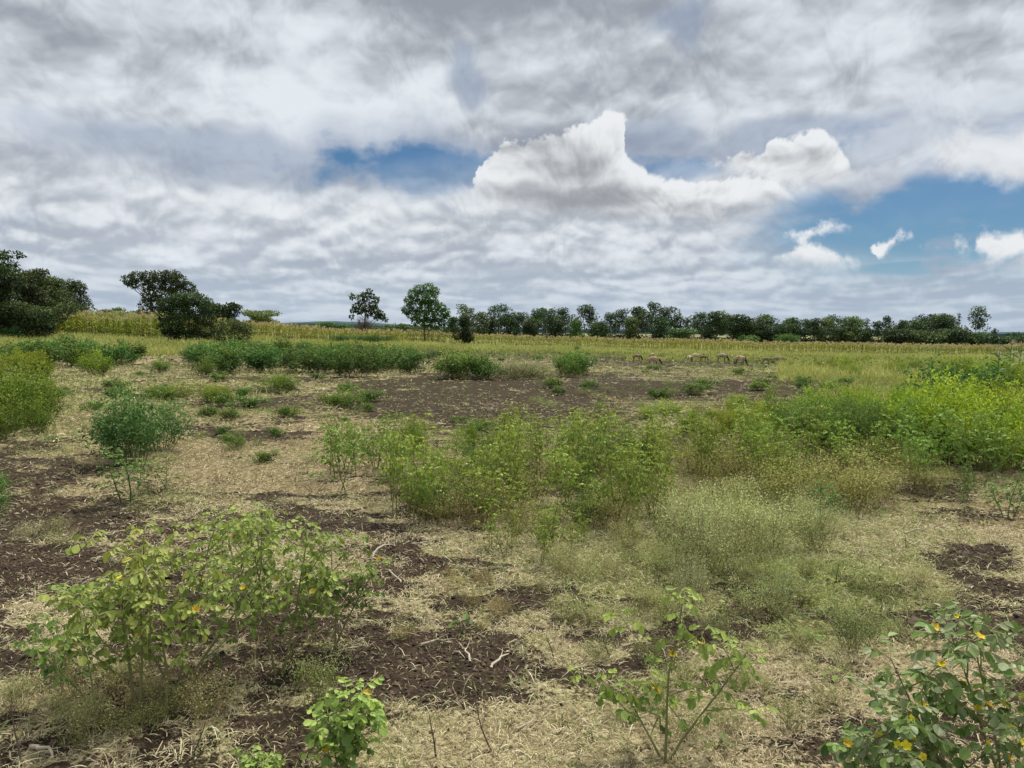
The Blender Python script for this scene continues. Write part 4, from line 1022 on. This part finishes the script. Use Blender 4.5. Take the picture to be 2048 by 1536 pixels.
fill(FE, .5, (600,870,330,60), 22, .10, .2, 'scattered low tuft on the open straw of the left field', 'weed', 'scattered low tufts of the left field', (.75,.82,.55), 1.5, .4)
fill(FE, .5, (1350,800,300,40), 26, .14, .3, 'scattered low tuft on the open field below the sheep', 'weed', 'scattered low tufts below the sheep', (.7,.8,.5), 1.8, .6)
for p_ in SM+FE+BU+YB+BF: drop(p_)

# ------------------------------------------------------------------ foreground senna
def gp(px, py):
    p = ground(px, py); return (p.x, p.y, float(height(p.x, p.y)))
def sh(px, py, name, label, seed, H, stems, **k):
    return senna_thing(name, gp(px, py), 0, label, 'shrub', seed, H, stems, **k)
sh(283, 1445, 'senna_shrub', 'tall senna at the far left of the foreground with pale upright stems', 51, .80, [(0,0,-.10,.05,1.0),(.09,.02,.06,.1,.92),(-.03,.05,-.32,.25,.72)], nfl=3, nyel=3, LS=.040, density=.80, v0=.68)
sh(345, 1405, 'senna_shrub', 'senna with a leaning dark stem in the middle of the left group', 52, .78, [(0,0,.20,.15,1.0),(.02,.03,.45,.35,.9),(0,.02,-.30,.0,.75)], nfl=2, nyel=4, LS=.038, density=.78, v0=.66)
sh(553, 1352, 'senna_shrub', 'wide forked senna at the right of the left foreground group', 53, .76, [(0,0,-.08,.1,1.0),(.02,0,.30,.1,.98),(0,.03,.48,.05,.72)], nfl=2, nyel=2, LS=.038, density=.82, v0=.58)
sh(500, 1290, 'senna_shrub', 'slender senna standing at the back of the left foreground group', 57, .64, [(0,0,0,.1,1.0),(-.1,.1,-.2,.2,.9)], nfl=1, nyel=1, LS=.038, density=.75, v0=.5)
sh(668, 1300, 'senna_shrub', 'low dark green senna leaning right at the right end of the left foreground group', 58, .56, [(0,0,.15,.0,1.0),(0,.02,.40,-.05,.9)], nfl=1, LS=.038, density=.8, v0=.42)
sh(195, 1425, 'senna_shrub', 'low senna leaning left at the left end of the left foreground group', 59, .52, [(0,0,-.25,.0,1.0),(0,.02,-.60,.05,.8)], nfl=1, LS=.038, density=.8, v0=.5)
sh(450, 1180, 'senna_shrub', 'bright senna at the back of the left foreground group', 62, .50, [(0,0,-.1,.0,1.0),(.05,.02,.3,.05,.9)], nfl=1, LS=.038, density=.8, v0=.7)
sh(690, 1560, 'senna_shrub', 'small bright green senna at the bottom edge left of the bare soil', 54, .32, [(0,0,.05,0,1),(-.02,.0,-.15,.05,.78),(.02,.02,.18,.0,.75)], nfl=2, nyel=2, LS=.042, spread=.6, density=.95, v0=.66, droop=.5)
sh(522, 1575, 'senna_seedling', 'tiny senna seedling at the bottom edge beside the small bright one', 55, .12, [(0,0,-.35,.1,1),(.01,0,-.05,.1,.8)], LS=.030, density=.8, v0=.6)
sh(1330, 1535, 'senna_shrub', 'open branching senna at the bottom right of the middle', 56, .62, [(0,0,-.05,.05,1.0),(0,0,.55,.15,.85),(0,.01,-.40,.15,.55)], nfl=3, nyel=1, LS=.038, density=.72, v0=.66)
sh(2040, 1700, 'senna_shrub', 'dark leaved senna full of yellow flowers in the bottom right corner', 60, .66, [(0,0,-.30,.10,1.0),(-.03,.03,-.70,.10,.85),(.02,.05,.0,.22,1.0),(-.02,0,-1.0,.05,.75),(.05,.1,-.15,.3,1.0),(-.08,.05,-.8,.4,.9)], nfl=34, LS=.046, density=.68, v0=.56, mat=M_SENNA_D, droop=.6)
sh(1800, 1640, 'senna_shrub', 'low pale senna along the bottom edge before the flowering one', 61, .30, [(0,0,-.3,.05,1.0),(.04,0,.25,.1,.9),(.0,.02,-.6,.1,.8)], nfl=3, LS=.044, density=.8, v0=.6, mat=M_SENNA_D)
def sprig(px, py, label, n, L, up_, seed, v=.5):
    r = random.Random(seed); t = empty('weed_seedling', gp(px, py)); st = MB(); lf = MB()
    for i in range(n):
        a = i*2.4+r.random(); e = curve((0, 0, 0), (math.cos(a)*.5, math.sin(a)*.5, up_), L, 4, .1, 0, r); st.tube(e, .0015, 3, .4)
        leaves(lf, [e[-1]], [(math.cos(a), math.sin(a), r.uniform(-.6, .5))], [(0, 0, 1)], L*r.uniform(.6, .9), L*.45, T_OVAL, v+r.gauss(0, .12))
    st.build('stem', M_STEM, t); lf.build('foliage', M_SENNA, t); tag(t, label, 'seedling')
sprig(925, 1268, 'seedling with two long dark leaves above the roots on the bare soil', 5, .075, 2.0, 1, .25)
sprig(1672, 1372, 'small green seedling with rounded leaves on the right foreground straw', 7, .06, .8, 2, .45)
sprig(1622, 1292, 'two leaved seedling just behind the rounded leaved one', 4, .06, 1.4, 3, .5)
sprig(1606, 1204, 'pale yellow seedling left of the green branching weed', 6, .05, 1.2, 4, .95)
sprig(1585, 1268, 'little green seedling left of the two leaved one', 3, .05, 1.2, 5, .5)
sprig(1432, 1515, 'low green seedling at the bottom edge right of the open branching senna', 6, .05, .8, 6, .4)

# ------------------------------------------------------------------ dry roots, sticks and stalks
def root(label, px0, py0, px1, py1, rad, forks, seed, name='dry_root', rise=.02):
    r = random.Random(seed); mb = MB(); a = Vector(gp(px0, py0)); b = Vector(gp(px1, py1)); o = a.copy(); n = 7; pts = []
    for i in range(n):
        t = i/(n-1); p = a.lerp(b, t)-o; pts.append((p.x+r.gauss(0, rad*.9), p.y+r.gauss(0, rad*.9), p.z+rad+rise*math.sin(t*PI)+r.gauss(0, rad*.2)))
    mb.tube(pts, rad*np.linspace(1.1, .45, n), 6, .9)
    L = (b-a).length
    for k in range(forks):
        q = curve(pts[r.randint(3, 6)], ((b-a).x/L+r.gauss(0, .5), (b-a).y/L+r.gauss(0, .5), r.uniform(.1, .7)), L*.4, 4, .15, .05, r); mb.tube(q, rad*np.linspace(.55, .2, 5), 4, .85)
    ob = mb.build(name, M_DRY, smooth=True); ob.location = o; tag(ob, label, 'root' if name == 'dry_root' else 'stick'); return ob
root('pale forked stick with prongs in the air beside the left foreground group', 742, 1122, 790, 1100, .008, 3, 1, 'dry_stick', .05)
root('short straight pale stick on dark soil right of the left group', 775, 1148, 815, 1175, .006, 0, 2, 'dry_stick', .01)
root('long curved root lying across the top of the bare soil', 842, 1298, 905, 1290, .007, 2, 3)
root('forked pale root in the middle of the bare soil', 940, 1332, 925, 1305, .006, 3, 4)
root('thick pale root at the right side of the bare soil', 985, 1342, 1018, 1316, .007, 1, 5)
root('thin root trailing off to the left of the forked root', 905, 1310, 930, 1322, .004, 0, 6)
root('dry stick lying below the bare soil in the foreground straw', 1035, 1460, 1088, 1446, .006, 0, 7, 'dry_stick', .01)
root('pale curved stick in the bottom left corner', 55, 1512, 110, 1530, .009, 0, 8, 'dry_stick', .03)
root('pinkish root tangle on the straw at the right', 1810, 1075, 1850, 1068, .008, 3, 9)
def stalk(px, py, h, lean, label, seed):
    r = random.Random(seed); mb = MB(); p = curve((0, 0, -.01), (lean, r.gauss(0, .1), 1), h, 6, .06, 0, r); mb.tube(p, np.linspace(.0045, .0014, 7), 5, .12)
    for k in range(3):
        q = curve(p[r.randint(2, 5)], (r.gauss(0, 1), r.gauss(0, .6), 1), h*.25, 3, .1, 0, r); mb.tube(q, np.linspace(.002, .001, 4), 3, .2)
    o = mb.build('dead_stalk', M_DRY); o.location = gp(px, py); tag(o, label, 'stalk')
for i, (x, y, h, ln, l) in enumerate([(872, 1520, .17, -.1, 'dark dead stalk upright at the bottom edge left of centre'), (985, 1500, .22, -.6, 'thin reddish stalk leaning left in the foreground straw'), (1108, 1325, .14, -.2, 'dark branching dead stalk right of the bare soil'),
        (1222, 1318, .15, -.35, 'dead stalk leaning left before the open ground weeds'), (1395, 1290, .12, -.1, 'short dark stalk under the brown stemmed weed'), (1850, 1190, .14, -.7, 'leaning dead stalk on the right hand straw'), (1672, 1165, .14, -.1, 'thin upright stalk beside the pale patch'),
        (1812, 1105, .13, 0, 'stubby brown stump stalk on the right'), (45, 1530, .25, -.25, 'dark stalk in the bottom left corner'), (378, 1525, .16, .35, 'dead stalk bending right below the left senna'), (1760, 1240, .1, 0, 'short upright stalk right of the green branching weed'), (1868, 1290, .12, .1, 'brown leafless stalk left of the flowering senna')]):
    stalk(x, y, h, ln, l, 70+i)

# ------------------------------------------------------------------ maize-like tall grass plants at the right edge
M_REED = ramp_mat('tall_crop', [(0,(.05,.10,.04)),(.5,(.12,.18,.06)),(.85,(.35,.30,.15)),(1,(.48,.37,.25))], rough=.6, trans=.25)
for i, (x, top) in enumerate([(1998, 690), (2018, 676), (2040, 680), (2060, 672), (2030, 700)]):
    p = at(x, 21+i*.9); d = ray(x, top); H = EYE+d.z/d.y*p.y-p.z
    mb = MB(); r = random.Random(90+i); st = curve((0, 0, 0), (r.gauss(0, .05), 0, 1), H*.9, 5, .03, 0, r); mb.tube(st, np.linspace(.016, .007, 6), 5, .4)
    for k in range(11):
        a = k*PI+r.gauss(0, .5); t = .25+.65*k/10
        e = curve((st[int(t*5)][0], st[int(t*5)][1], t*H*.9), (math.cos(a), math.sin(a), 1.1), H*r.uniform(.28, .42), 6, .03, .22, r)
        sd = np.array([-math.sin(a), math.cos(a), .2])*.040; w_ = np.array([.6, 1, 1, .9, .7, .45, .05])[:, None]
        V_ = np.concatenate([e-sd*w_, e+sd*w_]); i0 = np.arange(6); mb.add(V_, np.stack([i0, i0+1, i0+8, i0+7], -1), r.uniform(.1, .6))
    leaves(mb, [(st[-1][0], st[-1][1], H*.86)]*16, [(r.gauss(0, .4), r.gauss(0, .4), 1) for _ in range(16)], rdir(16), H*.14, .02, T_QUAD, .95)
    o = mb.build('tall_maize', M_REED); o.location = p
    tag(o, 'tall green maize plant with brown tassel at the right edge of the photo', 'maize plant', 'tall maize at the right edge')

# ------------------------------------------------------------------ sheep
M_WOOL = ramp_mat('sheep_wool', [(0,(.022,.017,.014)),(.3,(.06,.045,.035)),(.5,(.30,.24,.19)),(1,(.46,.40,.33))], rough=.9, noise=.35, nscale=9, objvar=.02)
def sheep_mesh(pose):
    """one continuous skinned body: pelvis root, trunk, neck, head, four jointed legs"""
    hd = {'graze': [(.36,0,.53,.085,.10),(.47,0,.36,.06,.07),(.55,0,.19,.055,.06),(.58,0,.10,.05,.05),(.60,0,.03,.028,.028)],
          'low':   [(.37,0,.52,.085,.10),(.49,0,.40,.06,.07),(.59,0,.27,.055,.06),(.64,0,.18,.05,.05),(.67,0,.11,.028,.028)],
          'up':    [(.36,0,.62,.085,.09),(.42,0,.74,.06,.07),(.47,0,.84,.055,.06),(.54,0,.82,.045,.045),(.60,0,.78,.028,.028)]}[pose]
    V_ = [(-.28,0,.56,.13,.14),(-.12,0,.54,.155,.165),(.08,0,.53,.155,.17),(.24,0,.54,.13,.155)]+hd
    E_ = [(0,1),(1,2),(2,3),(3,4),(4,5),(5,6),(6,7),(7,8)]
    def leg(root, pts):
        k = root
        for p in pts: V_.append(p); E_.append((k, len(V_)-1)); k = len(V_)-1
    for s in (-1, 1):
        leg(0, [(-.27, s*.09, .42, .075, .07), (-.22, s*.095, .30, .05, .045), (-.30, s*.095, .18, .026, .026), (-.28, s*.095, .04, .022, .022), (-.27, s*.095, .0, .024, .024)])
        leg(3, [(.24, s*.085, .38, .055, .055), (.25, s*.09, .24, .032, .032), (.24, s*.09, .10, .023, .023), (.25, s*.09, .0, .024, .024)])
    V_.append((-.40, 0, .50, .035, .03)); E_.append((0, len(V_)-1)); V_.append((-.43, 0, .36, .02, .02)); E_.append((len(V_)-2, len(V_)-1))
    for s in (-1, 1):
        a = V_[6]; V_.append((a[0]-.03, s*.10, a[2]+.01, .016, .026)); E_.append((6, len(V_)-1))
    me = bpy.data.meshes.new('sheep'); me.from_pydata([v[:3] for v in V_], E_, [])
    o = bpy.data.objects.new('sheep_tmp', me); col.objects.link(o)
    m = o.modifiers.new('s', 'SKIN')
    for i, v in enumerate(me.skin_vertices[0].data): v.radius = V_[i][3:5]; v.use_root = (i == 0)
    m.use_smooth_shade = True; o.modifiers.new('u', 'SUBSURF').levels = 2
    dg = bpy.context.evaluated_depsgraph_get(); ev = o.evaluated_get(dg); out = bpy.data.meshes.new_from_object(ev)
    bpy.data.objects.remove(o)
    n = len(out.vertices); c = np.empty(n*3, np.float32); out.vertices.foreach_get('co', c); c = c.reshape(-1, 3)
    v = np.full(n, .78)
    hx = hd[1][0]
    v = np.where((c[:, 0] > hx-.05), .08, v); v = np.where((c[:, 2] < .30) & (c[:, 0] < .34), .22, v)
    v = v+.12*np.sin(c[:, 0]*23)*np.sin(c[:, 2]*19)*(v > .5)
    at_ = out.attributes.new('v', 'FLOAT', 'POINT'); at_.data.foreach_set('value', v.astype(np.float32)); out.materials.clear(); out.materials.append(M_WOOL)
    return out
SHM = {k: sheep_mesh(k) for k in ('graze', 'low', 'up')}
for (x, y, sc, rz, pose, c, l) in [
        (1273,722,.95,-20,'graze',(.62,.52,.45),'brownish sheep grazing, furthest left of the flock'),
        (1303,718,.90,-65,'graze',(1.05,1,.9),'pale sheep grazing half turned away, second from the left'),
        (1306,732,1.05,-15,'low',(.80,.62,.52),'reddish brown sheep standing nearest the camera at the left of the flock'),
        (1379,723,.80,-70,'graze',(1.6,1.6,1.35),'small almost white sheep seen narrow, left of two dark headed ones'),
        (1391,722,1.05,-12,'graze',(1.1,1.0,.9),'pale sheep with a black head beside the small white one'),
        (1406,723,.85,-20,'graze',(.42,.36,.30),'dark brown sheep with its head down, right of the black headed one'),
        (1443,724,1.15,-8,'graze',(.72,.66,.58),'long grey sheep with black legs in the middle of the flock'),
        (1478,733,1.25,-50,'graze',(.98,.84,.68),'largest tan sheep facing the camera with its head to the ground'),
        (1532,729,.90,-30,'low',(.40,.40,.30),'dark sheep grazing, first right of the big tan one'),
        (1555,731,1.10,-18,'graze',(.50,.48,.38),'dark grey brown sheep grazing near the right end of the flock'),
        (1581,731,.75,8,'up',(.25,.22,.2),'small black lamb with raised head, furthest right of the flock')]:
    o = bpy.data.objects.new('sheep', SHM[pose]); col.objects.link(o); p = gp(x, y); o.location = (p[0], p[1], float(base_z(p[0], p[1])))
    o.rotation_euler = (0, 0, math.radians(rz)); o.scale = (sc*.70,)*3; o.color = (c[0]*1.3, c[1]*1.3, c[2]*1.3, 1); tag(o, l, 'sheep', 'sheep grazing on the field')
